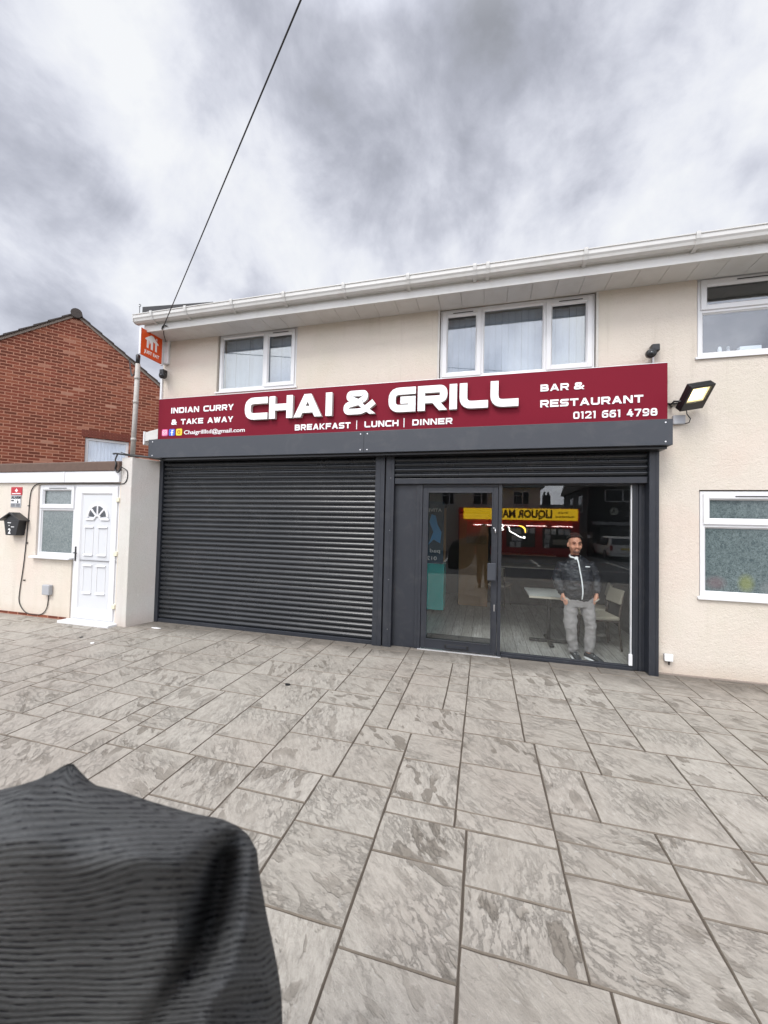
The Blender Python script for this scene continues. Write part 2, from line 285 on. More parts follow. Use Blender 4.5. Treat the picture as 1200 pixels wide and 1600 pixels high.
# ------------------------------------------------------------------ mesh helpers
class MB:
    def __init__(s): s.v = []; s.f = []; s.uv = None
    def add(s, vs, fs):
        n = len(s.v); s.v += [tuple(p) for p in vs]; s.f += [tuple(i + n for i in f) for f in fs]; return s
    def box(s, x0, x1, y0, y1, z0, z1):
        if x0 > x1: x0, x1 = x1, x0
        if y0 > y1: y0, y1 = y1, y0
        if z0 > z1: z0, z1 = z1, z0
        return s.add([(x0, y0, z0), (x1, y0, z0), (x1, y1, z0), (x0, y1, z0), (x0, y0, z1), (x1, y0, z1), (x1, y1, z1), (x0, y1, z1)],
                     [(3, 2, 1, 0), (4, 5, 6, 7), (0, 1, 5, 4), (1, 2, 6, 5), (2, 3, 7, 6), (3, 0, 4, 7)])
    def quad(s, a, b, c, d): return s.add([a, b, c, d], [(0, 1, 2, 3)])
    def prism(s, poly, y0, y1):           # polygon in x,z extruded along y
        n = len(poly); vs = [(x, y0, z) for x, z in poly] + [(x, y1, z) for x, z in poly]
        return s.add(vs, [tuple(range(n)), tuple(range(2 * n - 1, n - 1, -1))] + [(i, i + n, (i + 1) % n + n, (i + 1) % n) for i in range(n)])
    def prismx(s, poly, x0, x1):          # polygon in y,z extruded along x
        n = len(poly); vs = [(x0, y, z) for y, z in poly] + [(x1, y, z) for y, z in poly]
        return s.add(vs, [tuple(range(n - 1, -1, -1)), tuple(range(n, 2 * n))] + [(i, (i + 1) % n, (i + 1) % n + n, i + n) for i in range(n)])
    def tube(s, pts, r, n=8, caps=True):
        pts = [Vector(p) for p in pts]; rs = r if hasattr(r, '__len__') else [r] * len(pts)
        rings = []; prev = None
        for i, p in enumerate(pts):
            d = (pts[min(i + 1, len(pts) - 1)] - pts[max(i - 1, 0)])
            d = d.normalized() if d.length > 1e-9 else Vector((0, 0, 1))
            if prev is None:
                a = d.cross(Vector((0, 0, 1)));  a = a if a.length > .05 else d.cross(Vector((0, 1, 0)))
            else: a = prev - d * prev.dot(d)
            a.normalize(); prev = a; b = d.cross(a); rr = rs[i]
            ra, rb = rr if hasattr(rr, '__len__') else (rr, rr)
            rings.append([p + a * ra * math.cos(2 * math.pi * k / n) + b * rb * math.sin(2 * math.pi * k / n) for k in range(n)])
        return s.loft(rings, caps)
    def loft(s, rings, caps=True):
        n = len(rings[0]); vs = [p for rg in rings for p in rg]; fs = []
        for i in range(len(rings) - 1):
            for k in range(n): fs.append((i * n + k, i * n + (k + 1) % n, (i + 1) * n + (k + 1) % n, (i + 1) * n + k))
        if caps: fs.append(tuple(range(n - 1, -1, -1))); m = (len(rings) - 1) * n; fs.append(tuple(range(m, m + n)))
        return s.add(vs, fs)
    def ell(s, c, r, nu=16, nv=10):
        rings = []
        for j in range(1, nv):
            t = math.pi * j / nv; rings.append([(c[0] + r[0] * math.sin(t) * math.cos(2 * math.pi * k / nu), c[1] + r[1] * math.sin(t) * math.sin(2 * math.pi * k / nu), c[2] - r[2] * math.cos(t)) for k in range(nu)])
        return s.loft(rings)
    def build(s, name, m, parent=None, bev=0, smooth=False, label=None, local=False):
        me = bpy.data.meshes.new(name); me.from_pydata(s.v, [], s.f); me.update()
        o = bpy.data.objects.new(name, me); COL.objects.link(o); me.materials.append(M[m] if isinstance(m, str) else m)
        if smooth:
            for p in me.polygons: p.use_smooth = True
        if bev:
            b = o.modifiers.new('bevel', 'BEVEL'); b.width = bev; b.segments = 2; b.limit_method = 'ANGLE'; b.angle_limit = R(35)
        if parent:
            o.parent = parent
            if parent.type == 'EMPTY' and not local: o.location = -parent.location
        if label: o['label'] = label
        return o
def box(name, m, parent, x0, x1, y0, y1, z0, z1, bev=.002, **k): return MB().box(x0, x1, y0, y1, z0, z1).build(name, m, parent, bev, **k)
def empty(name, loc, label, cat, group=None, rz=0):
    o = bpy.data.objects.new(name, None); COL.objects.link(o); o.location = loc; o.rotation_euler = (0, 0, rz); o.empty_display_size = .1
    return tag(o, label, cat, group)
def tag(o, label=None, cat=None, group=None, kind=None):
    if label: o['label'] = label
    if cat: o['category'] = cat
    if group: o['group'] = group
    if kind: o['kind'] = kind
    return o
def bake(o):
    bpy.context.view_layer.update()
    dg = bpy.context.evaluated_depsgraph_get(); me = bpy.data.meshes.new_from_object(o.evaluated_get(dg))
    return me
def bakeobj(o, name=None, smooth=True):
    me = bake(o)
    old = o.data
    if o.type != 'MESH':
        n = bpy.data.objects.new(name or o.name, me); COL.objects.link(n); n.matrix_world = o.matrix_world; bpy.data.objects.remove(o); o = n
    else: o.modifiers.clear(); o.data = me
    if smooth:
        for p in me.polygons: p.use_smooth = True
    return o
def text(name, s, m, parent, x0, x1, z0, h, y, depth=.004, bold=.0, flip=False, mirror=False, lean=0):
    """default font text fitted into x0..x1, baseline z0, cap height h, facing -Y (or +Y when flip)"""
    cu_ = bpy.data.curves.new(name, 'FONT'); cu_.body = s; cu_.size = 1; cu_.extrude = .5; cu_.offset = bold; cu_.shear = lean; cu_.resolution_u = 3
    o = bpy.data.objects.new(name, cu_); COL.objects.link(o); me = bake(o); bpy.data.objects.remove(o)
    xs = [v.co.x for v in me.vertices]; a, b = min(xs), max(xs); caph = .70
    for v in me.vertices:
        u = (v.co.x - a) / (b - a); zz = z0 + v.co.y / caph * h; yy = y - v.co.z * 2 * depth * .5
        if flip: v.co = (x1 - u * (x1 - x0), y + v.co.z * depth, zz)
        else: v.co = (x0 + u * (x1 - x0), yy, zz)
        if mirror: v.co.x = x0 + x1 - v.co.x
    o = bpy.data.objects.new(name, me); COL.objects.link(o); me.materials.clear(); me.materials.append(M[m] if isinstance(m, str) else m)
    o.parent = parent
    if parent.type == 'EMPTY': o.location = -parent.location
    return o
# squared wide stroke lettering
# a stroke is a polyline; ('P', x at its foot, z, x at its head, z) is a slanted bar cut level at both ends
GL = {'A': [('P', 0, 0, .5, 1, 1), ('P', 1, 0, .5, 1, -1), [(.28, .26), (.72, .26)]], 'B': [[(0, 0), (0, 1)], [(.1, 1), (.93, 1), (.93, .52), (.1, .52)], [(.1, .48), (1, .48), (1, 0), (.1, 0)]],
 'C': [[(1, 1), (0, 1), (0, 0), (1, 0)]], 'D': [[(0, 0), (0, 1)], [(.1, 1), (1, 1), (1, 0), (.1, 0)]], 'E': [[(0, 0), (0, 1)], [(.1, 1), (1, 1)], [(.1, 0), (1, 0)], [(.1, .5), (.9, .5)]],
 'F': [[(0, 0), (0, 1)], [(.1, 1), (1, 1)], [(.1, .46), (.85, .46)]], 'G': [[(1, 1), (0, 1), (0, 0), (1, 0)], [(1, .05), (1, .47)], [(1, .47), (.6, .47)]], 'H': [[(0, 0), (0, 1)], [(1, 0), (1, 1)], [(.1, .5), (.9, .5)]],
 'I': [[(.5, 0), (.5, 1)]], 'K': [[(0, 0), (0, 1)], ('P', .16, .45, 1, 1, 0), ('P', 1, 0, .16, .55, 0)], 'L': [[(0, 1), (0, 0), (1, 0)]], 'N': [[(0, 0), (0, 1)], [(1, 0), (1, 1)], ('P', 1, 0, 0, 1, 0)],
 'R': [[(0, 0), (0, 1)], [(.1, 1), (1, 1), (1, .42), (.1, .42)], ('P', 1, 0, .55, .42, 0)], 'S': [[(1, 1), (0, 1), (0, .5), (1, .5), (1, 0), (0, 0)]], 'T': [[(0, 1), (1, 1)], [(.5, 0), (.5, .9)]],
 'U': [[(0, 1), (0, 0), (1, 0), (1, 1)]], 'W': [('P', .25, 0, 0, 1, 0), ('P', .25, 0, .5, 1, 0), ('P', .75, 0, .5, 1, 0), ('P', .75, 0, 1, 1, 0)], 'Y': [('P', .5, .35, 0, 1, 0), ('P', .5, .35, 1, 1, 0), [(.5, 0), (.5, .35)]],
 '0': [[(0, .5), (0, 1), (1, 1), (1, .5)], [(0, .5), (0, 0), (1, 0), (1, .5)]], '1': [[(.7, 0), (.7, 1)], [(.2, 1), (.6, 1)]], '2': [[(0, .86), (0, 1), (1, 1), (1, .62)], ('P', .05, .05, 1, .6, 0), [(0, 0), (1, 0)]],
 '4': [('P', .08, .28, .62, 1, 0), [(0, .25), (1, .25)], [(.74, 0), (.74, .66)]], '6': [[(.95, 1), (.1, 1), (0, .5), (0, 0), (1, 0), (1, .58), (.14, .58)]], '7': [[(0, 1), (1, 1)], ('P', .3, 0, 1, .95, 0)],
 '8': [[(.05, .5), (.05, 1), (.95, 1), (.95, .5)], [(0, .5), (0, 0), (1, 0), (1, .5)], [(.1, .52), (.9, .52)]], '9': [[(.05, 0), (.9, 0), (1, .5), (1, 1), (0, 1), (0, .42), (.86, .42)]],
 '&': [('P', 1.02, 0, .18, .80, 0), [(.50, .50), (.10, .74), (.12, 1), (.72, 1), (.72, .72), (.52, .55)], [(.50, .52), (0, .36), (0, 0), (.62, 0), (.98, .40)]], '|': [[(.5, -.1), (.5, 1.1)]]}
SHARP = set('AEKNWYFTIH|')
def ribbon(mb, pts, t, y0, y1, rad, ext=True):
    P = [Vector((a, b)) for a, b in pts]
    if ext:
        d = (P[0] - P[1]).normalized(); P[0] = P[0] + d * t * .5; d = (P[-1] - P[-2]).normalized(); P[-1] = P[-1] + d * t * .5
    Q = [P[0]]
    for i in range(1, len(P) - 1):
        a, b, c = P[i - 1], P[i], P[i + 1]; u = (a - b).normalized(); v = (c - b).normalized()
        r = min(rad, (a - b).length * .48, (c - b).length * .48)
        if r < 1e-4: Q.append(b); continue
        for k in range(6):
            s = k / 5; q = (b + u * r) * (1 - s) ** 2 + b * 2 * s * (1 - s) + (b + v * r) * s * s; Q.append(q)
    Q.append(P[-1]); Lf = []; Rt = []
    for i, q in enumerate(Q):
        d0 = (Q[i] - Q[i - 1]).normalized() if i else (Q[1] - Q[0]).normalized(); d1 = (Q[i + 1] - Q[i]).normalized() if i < len(Q) - 1 else d0
        n0 = Vector((-d0.y, d0.x)); n1 = Vector((-d1.y, d1.x)); n = n0 + n1; n = n.normalized() if n.length > .01 else n0
        k = min(1 / max(n.dot(n0), .3), 1.7); Lf.append(q + n * t * .5 * k); Rt.append(q - n * t * .5 * k)
    n = len(Q); vs = []
    for y in (y0, y1): vs += [(p.x, y, p.y) for p in Lf] + [(p.x, y, p.y) for p in Rt]
    fs = []
    for i in range(n - 1):
        fs += [(i, i + 1, n + i + 1, n + i), (2 * n + i, 3 * n + i, 3 * n + i + 1, 2 * n + i + 1), (i, 2 * n + i, 2 * n + i + 1, i + 1), (n + i, n + i + 1, 3 * n + i + 1, 3 * n + i)]
    fs += [(0, n, 3 * n, 2 * n), (n - 1, 3 * n - 1, 4 * n - 1, 2 * n - 1)]
    mb.add(vs, fs)
def glyph(mb, ch, x0, x1, z0, z1, t, yf, yb, rad=None):
    for k, st in enumerate(GL[ch]):
        if st[0] == 'P':
            _, a, za, b, zb, sd_ = st; m_ = t * 1.12; X = lambda u: x0 + m_ / 2 + u * (x1 - x0 - m_)
            Z = lambda v: z0 if v <= 0 else (z1 if v >= 1 else z0 + t / 2 + v * (z1 - z0 - t))
            mb.prism([(X(a) - m_ / 2, Z(za)), (X(a) + m_ / 2, Z(za)), (X(b) + m_ / 2, Z(zb)), (X(b) - m_ / 2, Z(zb))], yf - k * .0006, yb); continue
        pts = [(x0 + t / 2 + a * (x1 - x0 - t), z0 + t / 2 + b * (z1 - z0 - t)) for a, b in st]
        rr = (rad if rad is not None else t * .9)
        if ch in SHARP: rr = 0 if ch != '&' else t * .8
        if ch == 'E' : rr = t * .5
        ex = ch not in 'D'
        ribbon(mb, pts, t, yf - k * .0006, yb, rr, ext=ch not in 'XA')
def word(name, s, m, parent, x0, x1, z0, z1, y, depth=.006, kt=.24, gap=.16):
    H = z1 - z0; t = H * kt; adv = {'I': .34, '1': .55, '|': .6, ' ': .55, 'W': 1.35, '&': 1.12, 'A': 1.12, 'T': .98}
    ws = [adv.get(c, 1.02) for c in s]; tot = sum(ws) + gap * (len(s) - 1); k = (x1 - x0) / tot; x = x0; mb = MB()
    for c, wd in zip(s, ws):
        if c != ' ': glyph(mb, c, x, x + wd * k, z0, z1, min(t, wd * k * .9) if c != '|' else t * .45, y - depth, y, t * .9)
        x += (wd + gap) * k
    return mb.build(name, m, parent)

# ------------------------------------------------------------------ ground
G_ = MB().box(-400, 400, -400, 400, -1.2, -.20).build('ground', 'earth'); tag(G_, kind='structure')
rd = MB().box(-60, 60, -40, -3.2, -.30, -.17).build('road', 'asphalt'); tag(rd, kind='structure')
kb = MB().box(-60, 60, -3.2, -3.05, -.3, -.03).build('kerb', 'mortar', bev=.01); tag(kb, kind='structure')
fb = MB().box(-22, 12, -3.05, 5.5, -.3, -.007).build('forecourt_bed', 'joint'); tag(fb, kind='structure')
lm = MB()
for x in (-6, -2.0, 2.6, 6.6): lm.add([(x, -8.8, -.166), (x + .1, -8.8, -.166), (x + .1, -13, -.166), (x, -13, -.166)], [(0, 3, 2, 1)])
lm.add([(-30, -8.0, -.166), (30, -8.0, -.166), (30, -8.1, -.166), (-30, -8.1, -.166)], [(0, 3, 2, 1)])
tag(lm.build('road_marking', 'line'), kind='structure')
U = .07
man = [(-8, -1, 22, 29), (-8, -1, 29, 33), (-8, -2, 33, 35), (-8, -2, 35, 41), (-8, -2, 41, 46), (-1, 6, 28, 33), (-2, 6, 33, 35), (-1, 6, 24, 28), (-1, 7, 16, 24), (-2, 6, 35, 42),
 (6, 14, 34, 37), (6, 14, 31, 34), (6, 14, 24, 31), (14, 20, 34, 37), (14, 20, 30, 34), (14, 20, 24, 30), (6, 10, 37, 44), (10, 20, 37, 44), (6, 12, 44, 48), (12, 20, 44, 50), (20, 26, 45, 50), (20, 26, 37, 45),
 (-2, 6, 42, 48), (-2, 5, 48, 52), (-2, 5, 52, 58), (5, 12, 48, 55), (5, 12, 55, 61), (12, 18, 53, 60), (12, 18, 50, 53), (18, 26, 50, 56), (18, 26, 56, 61), (-11, -2, 46, 53)]
X0, X1, Y0, Y1 = -240, 150, -42, 78
occ = set(); rects = []
for r_ in man:
    cells = [(i, j) for i in range(r_[0], r_[1]) for j in range(r_[2], r_[3])]
    if any(c in occ for c in cells): continue
    occ.update(cells); rects.append(r_)
rg = random.Random(3)
for j in range(Y0, Y1):
    for i in range(X0, X1):
        if (i, j) in occ: continue
        wmax = 0
        while wmax < 14 and i + wmax < X1 and (i + wmax, j) not in occ: wmax += 1
        opts = [(6, 6), (8, 6), (6, 4), (8, 8), (9, 6), (6, 7), (7, 5), (6, 3), (8, 4)]; opts += [(9, 8), (11, 7)]; rg.shuffle(opts); w_, h_ = opts[0]
        if wmax < 14 and wmax - w_ < 3: w_ = wmax
        w_ = min(w_, wmax)
        if w_ <= 3: h_ = rg.choice((3, 4, 6))
        ok = 1
        while ok < h_ and j + ok < Y1 and all((i + a, j + ok) not in occ for a in range(w_)): ok += 1
        h_ = ok
        for a in range(w_):
            for b in range(h_): occ.add((i + a, j + b))
        rects.append((i, i + w_, j, j + h_))
sm = MB()
for (a, b, c, d) in rects:
    x0, x1, y0, y1 = a * U, b * U, c * U, d * U; y1 = min(y1, 5.42)
    if y1 - y0 < .05: continue
    if x1 <= -5.3 and y1 > 4.98: y1 = 4.98
    if y1 - y0 < .05: continue
    g = .0024; ch = .0048; jt = lambda: rg.uniform(-.0022, .0022); dz = rg.uniform(-.0008, .0008)
    # wobbly hand-tooled joints
    def edge(ax, ay, bx, by):
        n = max(2, int(math.hypot(bx - ax, by - ay) / .09)); return [(ax + (bx - ax) * k / n, ay + (by - ay) * k / n) for k in range(n)]
    o_ = edge(x0 + g, y0 + g, x1 - g, y0 + g) + edge(x1 - g, y0 + g, x1 - g, y1 - g) + edge(x1 - g, y1 - g, x0 + g, y1 - g) + edge(x0 + g, y1 - g, x0 + g, y0 + g)
    cxm, cym = (x0 + x1) / 2, (y0 + y1) / 2; outer = []; inner = []
    for (px, py) in o_:
        px += jt(); py += jt(); outer.append((px, py, -.010)); dx = cxm - px; dy = cym - py
        ix = px + math.copysign(min(ch, abs(dx)), dx) * (1 if abs(abs(dx) - (x1 - x0) / 2 + g) < .005 else 0)
        iy = py + math.copysign(min(ch, abs(dy)), dy) * (1 if abs(abs(dy) - (y1 - y0) / 2 + g) < .005 else 0)
        inner.append((ix, iy, dz))
    n = len(outer); sm.add(outer + inner, [tuple(range(n, 2 * n))] + [(k, (k + 1) % n, n + (k + 1) % n, n + k) for k in range(n)])
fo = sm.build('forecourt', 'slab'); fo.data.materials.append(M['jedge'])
for p_ in fo.data.polygons:
    if len(p_.vertices) == 4 and abs(p_.normal.z) < .97: p_.material_index = 1
fo = fo; tag(fo, kind='structure')
# ------------------------------------------------------------------ walls helper
def wall(mb, x0, x1, z0, z1, yf, yb, holes):
    xs = sorted({x0, x1, *[h[0] for h in holes], *[h[1] for h in holes]}); zs = sorted({z0, z1, *[h[2] for h in holes], *[h[3] for h in holes]})
    ins = lambda x, z: any(h[0] < x < h[1] and h[2] < z < h[3] for h in holes)
    for a, b in zip(xs, xs[1:]):
        for c, d in zip(zs, zs[1:]):
            if not ins((a + b) / 2, (c + d) / 2):
                mb.quad((a, yf, c), (b, yf, c), (b, yf, d), (a, yf, d)); mb.quad((a, yb, c), (a, yb, d), (b, yb, d), (b, yb, c))
    for h in holes:
        a, b, c, d = h
        mb.quad((a, yf, c), (a, yf, d), (a, yb, d), (a, yb, c)); mb.quad((b, yf, c), (b, yb, c), (b, yb, d), (b, yf, d))
        mb.quad((a, yf, d), (b, yf, d), (b, yb, d), (a, yb, d)); mb.quad((a, yf, c), (a, yb, c), (b, yb, c), (b, yf, c))
WY = 5.42
B = empty('shop_building', (-1.7, WY, 0), 'long cream roughcast two-storey building with grey shutter and glass shop front', 'building')
wins = [(-4.37, -2.90, 3.87, 4.86), (-.66, 1.38, 3.80, 4.84), (2.49, 3.9, 3.85, 4.86), (2.51, 3.75, .95, 2.24)]
mb = MB(); wall(mb, -5.47, 8, -.2, 5.0, WY, WY + .28, [(-5.37, 2.03, -.19, 2.95)] + wins)
mb.quad((-5.47, WY, -.2), (-5.47, WY, 5.0), (-5.47, 12, 5.0), (-5.47, 12, -.2)); mb.quad((8, WY, -.2), (8, 12, -.2), (8, 12, 5), (8, WY, 5)); mb.quad((-5.47, 12, -.2), (-5.47, 12, 5), (8, 12, 5), (8, 12, -.2))
mb.build('wall', 'render', B)
# eaves
mb = MB(); mb.box(-5.45, 8.2, 5.0, 5.024, 4.80, 5.02)
for x in (-5.45,): mb.box(x - .012, x, 5.0, 5.46, 4.80, 5.06)
fa = mb.build('fascia_board', 'upvc2', B, .002)
mb = MB()
for x in (-4.1, -3.0, -1.9, -.72, -.1, .6, 1.3, 2.0, 2.7, 3.4):
    MB().tube([(x, 5.0, 4.9), (x, 4.993, 4.9)], .008, 8).build('screw_cap', 'upvc2', fa)
mb = MB(); x = -5.44
while x < 8.1: mb.box(x, x + .2965, 5.026, WY - .002, 4.825, 4.84); x += .30
sf = mb.build('soffit', 'upvc2', B, .003)
MB().box(-5.44, 8.1, 5.026, WY - .001, 4.842, 4.85).build('soffit_backing', 'upvc2', sf)
# gutter (squared ogee profile)
prof = [(4.998, 4.925), (4.93, 4.915), (4.895, 4.935), (4.885, 4.965), (4.872, 4.985), (4.872, 5.03), (4.862, 5.035), (4.862, 5.046), (4.882, 5.046), (4.884, 5.03), (4.9, 4.965), (4.935, 4.94), (4.998, 4.94)]
gp = [(a + .002, b) for a, b in prof]
gu = MB().prismx(gp, -5.565, 8.2).build('gutter', 'upvc2', B, smooth=False)
MB().prismx([(4.998, 4.92), (4.93, 4.91), (4.88, 4.94), (4.868, 5.046), (4.998, 5.046)], -5.577, -5.565).build('stop_end', 'upvc2', gu)
for x in (-5.2, -4.55, -3.72, -2.85, -1.93, -1.02, -.16, .0, 1.12, 2.25, 3.3):
    wd = .022; pr = [(4.998, 4.90), (4.93, 4.905), (4.89, 4.925), (4.875, 4.96), (4.862, 4.98), (4.852, 5.03), (4.852, 5.056), (4.875, 5.056), (4.877, 4.98), (4.92, 4.918), (4.998, 4.915)]
    MB().prismx(pr, x - wd, x + wd).build('gutter_bracket', 'upvc2', gu, .003)
# roof: shallow mono pitch and the felt verge strip standing at its left end
MB().add([(-5.5, 4.98, 5.06), (8.2, 4.98, 5.06), (8.2, 12.2, 6.6), (-5.5, 12.2, 6.6), (-5.5, 4.98, 5.0), (8.2, 4.98, 5.0), (8.2, 12.2, 5.0), (-5.5, 12.2, 5.0)], [(0, 1, 2, 3), (7, 6, 5, 4), (0, 4, 5, 1), (1, 5, 6, 2), (2, 6, 7, 3), (3, 7, 4, 0)]).build('roof', 'rooffelt', B)
MB().add([(-5.52, 5.0, 5.07), (-4.15, 5.0, 5.07), (-4.15, 5.0, 5.15), (-5.52, 5.0, 5.235), (-5.52, 5.4, 5.1), (-4.15, 5.4, 5.1), (-4.15, 5.4, 5.16), (-5.52, 5.4, 5.25)], [(0, 1, 2, 3), (4, 7, 6, 5), (3, 2, 6, 7), (0, 3, 7, 4), (1, 5, 6, 2), (0, 4, 5, 1)]).build('roof_verge', 'rooffelt', B, .004)
mb = MB(); mb.tube([(-5.575 + .02 * math.cos(a), 5.0, 5.265 + .02 * math.sin(a)) for a in [k * math.pi * 1.6 / 10 - 2.6 for k in range(11)]], .005, 6); mb.tube([(-5.57, 5.0, 5.05), (-5.575, 5.0, 5.25)], .005, 6)
mb.build('hook', 'black', B)
box('corner_trim', 'upvc', B, -5.50, -5.46, 5.395, 5.425, 3.0, 4.2, .004)
box('shop_corner_trim', 'upvc', B, 2.05, 2.075, 5.405, 5.425, 0.02, 2.7, .003)
box('base_trim', 'mortar', B, 2.05, 8, 5.395, 5.418, -.1, .018, .006)
# ------------------------------------------------------------------ uPVC windows
def frame(mb, x0, x1, z0, z1, y0, y1, t, tb=None):
    tb = tb or t
    mb.box(x0, x0 + t, y0, y1, z0, z1); mb.box(x1 - t, x1, y0, y1, z0, z1); mb.box(x0 + t, x1 - t, y0 + .0005, y1, z1 - t, z1); mb.box(x0 + t, x1 - t, y0 + .0005, y1, z0, z0 + tb)
def bead(mb, x0, x1, z0, z1, y0, y1, d):    # sloping glazing bead
    for (a, b, c, e) in (((x0, z0), (x1, z0), (x1 - d, z0 + d), (x0 + d, z0 + d)), ((x1, z0), (x1, z1), (x1 - d, z1 - d), (x1 - d, z0 + d)), ((x1, z1), (x0, z1), (x0 + d, z1 - d), (x1 - d, z1 - d)), ((x0, z1), (x0, z0), (x0 + d, z0 + d), (x0 + d, z1 - d))):
        mb.quad((a[0], y0, a[1]), (b[0], y0, b[1]), (c[0], y1, c[1]), (e[0], y1, e[1]))
def window(name, parent, x0, x1, z0, z1, yf, lights, gm='glass2', sill=True, blind=True, label=None, m='upvc', sx=.05):
    """lights: (x0,x1,z0,z1,kind) kind 'o' opening sash proud of the frame, 'f' fixed"""
    mb = MB(); t = .05; frame(mb, x0, x1, z0, z1, yf, yf + .07, t)
    xs = sorted({l[0] for l in lights if l[0] > x0 + .01}); zs = sorted({l[2] for l in lights if l[2] > z0 + .01})
    for x in xs: mb.box(x - .028, x + .028, yf + .0008, yf + .069, z0 + t, z1 - t)
    for z in zs: mb.box(x0 + t, x1 - t, yf + .0012, yf + .068, z - .026, z + .026)
    W = mb.build(name, m, parent, .004, label=label)
    for (a, b, c, d, k) in lights:
        a_ = a + (.02 if a > x0 + .01 else .045); b_ = b - (.02 if b < x1 - .01 else .045); c_ = c + (.02 if c > z0 + .01 else .045); d_ = d - (.02 if d < z1 - .01 else .045)
        if k == 'o':
            a_ -= .022 ; b_ += .022; c_ -= .022; d_ += .022
            mb = MB(); frame(mb, a_ + .008, b_ - .008, c_ + .008, d_ - .008, yf - .018, yf + .05, .058); bead(mb, a_ + .066, b_ - .066, c_ + .066, d_ - .066, yf - .014, yf + .012, .018)
            mb.build('sash', m, W, .004); g = (a_ + .075, b_ - .075, c_ + .075, d_ - .075)
            if k == 'o' and (b_ - a_) > .28 and d > z1 - .1:
                box('trickle_vent', 'black', W, a_ + (b_ - a_) * .28, a_ + (b_ - a_) * .78, yf - .024, yf - .0195, d_ - .045, d_ - .034, .001)
        else:
            mb = MB(); bead(mb, a_, b_, c_, d_, yf + .004, yf + .024, .02); mb.build('glazing_bead', m, W); g = (a_ + .016, b_ - .016, c_ + .016, d_ - .016)
        box('pane', gm, W, g[0], g[1], yf + .026, yf + .032, g[2], g[3], 0)
        if blind:
            bm = MB(); x = g[0] - .02; i = 0
            while x < g[1] + .02:
                an = .012 * ((i % 3) - 1) + .006; bm.quad((x, yf + .13 + an, g[2] - .02), (x + .086, yf + .142, g[2] - .02), (x + .086, yf + .142, g[3] + .02), (x, yf + .13 + an, g[3] + .02)); x += .088; i += 1
            bm.build('blind', 'blind', W)
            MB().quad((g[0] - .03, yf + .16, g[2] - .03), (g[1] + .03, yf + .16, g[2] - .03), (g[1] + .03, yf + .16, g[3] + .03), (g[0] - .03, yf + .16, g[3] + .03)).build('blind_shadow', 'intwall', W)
    if sill:
        mb = MB(); mb.prismx([(yf - sx, z0 - .035), (yf - sx, z0 - .012), (yf - sx + .01, z0 - .006), (yf + .02, z0 + .004), (yf + .02, z0 - .03), (yf - sx + .012, z0 - .03)], x0 - .04, x1 + .04); mb.build('sill', m, W, .002)
    return W
FY = WY + .035
window('window', B, -4.35, -2.92, 3.885, 4.845, FY, [(-4.35, -3.50, 3.885, 4.845, 'f'), (-3.50, -2.92, 3.885, 4.845, 'o')], label='two-light white window above the left end of the red sign')
window('window', B, -.645, 1.365, 3.82, 4.825, FY, [(-.645, -.07, 3.82, 4.825, 'o'), (-.07, .77, 3.82, 4.825, 'f'), (.77, 1.365, 3.82, 4.825, 'o')], label='three-light white window above the right half of the red sign')
window('window', B, 2.505, 3.885, 3.865, 4.845, FY - .012, [(2.505, 3.885, 4.44, 4.845, 'o'), (2.505, 3.885, 3.865, 4.44, 'f')], blind=False, label='upstairs right window with top opener and things on its sill')
W4 = window('window', B, 2.525, 3.735, .965, 2.225, FY - .018, [(2.525, 3.735, 1.82, 2.225, 'o'), (2.525, 3.735, .965, 1.82, 'f')], gm='frost', blind=False, label='ground floor right window with patterned obscure glass')
mb = MB(); frame(mb, -.68, 1.40, 3.79, 4.86, WY - .012, WY + .03, .028); mb.build('window_surround', 'render3', B, .003)
# things on the upstairs right window sill
def sillthing(name, label, cat, m, x, z, parts):
    e = empty(name, (x, WY + .12, z), label, cat); [MB().ell((x + a, WY + .12, z + c), (rx, rx, rz), 10, 8).build(nm, m, e, smooth=True) for nm, a, c, rx, rz in parts]; return e
box('sill_board', 'upvc', B, 2.5, 3.9, WY + .08, WY + .27, 3.84, 3.905, .003)
sillthing('ornament', 'white figurine on the upstairs right window sill', 'ornament', 'white', 2.78, 3.905, [('base', 0, .02, .035, .025), ('body', 0, .07, .022, .05)])
sillthing('ornament', 'small round-headed figurine right of the white figurine', 'ornament', 'grey', 2.87, 3.905, [('body', 0, .04, .02, .045), ('head', 0, .095, .018, .018)])
bx = box('white_box', 'white', None, 2.98, 3.2, WY + .10, WY + .17, 3.906, 4.0, .01); tag(bx, 'white box standing on the upstairs right window sill', 'box')
# coloured bottles behind the obscure glass of the lower window show as dim patches in the pane
t_, b_, l_ = T(M['frost'])
def blob(x, z, rx, rz, colr):
    v = coords(t_); mpn = nd(t_, 'ShaderNodeMapping'); mpn.inputs['Location'].default_value = (-x / rx, 0, -z / rz); mpn.inputs['Scale'].default_value = (1 / rx, 0, 1 / rz)
    c = nd(t_, 'ShaderNodeTexCoord'); l_.new(c.outputs['Object'], mpn.inputs[0]); ln = nd(t_, 'ShaderNodeVectorMath', operation='LENGTH'); l_.new(mpn.outputs[0], ln.inputs[0])
    f = ramp(t_, [(.35, .5), (1.0, 0)], ln.outputs['Value']); src = b_.inputs['Base Color'].links[0].from_socket
    l_.new(mixc(t_, f.outputs[0], src, colr), b_.inputs['Base Color'])
blob(3.0, 1.14, .10, .13, (.22, .24, .05)); blob(2.70, 1.13, .13, .10, (.16, .10, .11)); blob(3.2, 1.1, .08, .1, (.18, .2, .2))
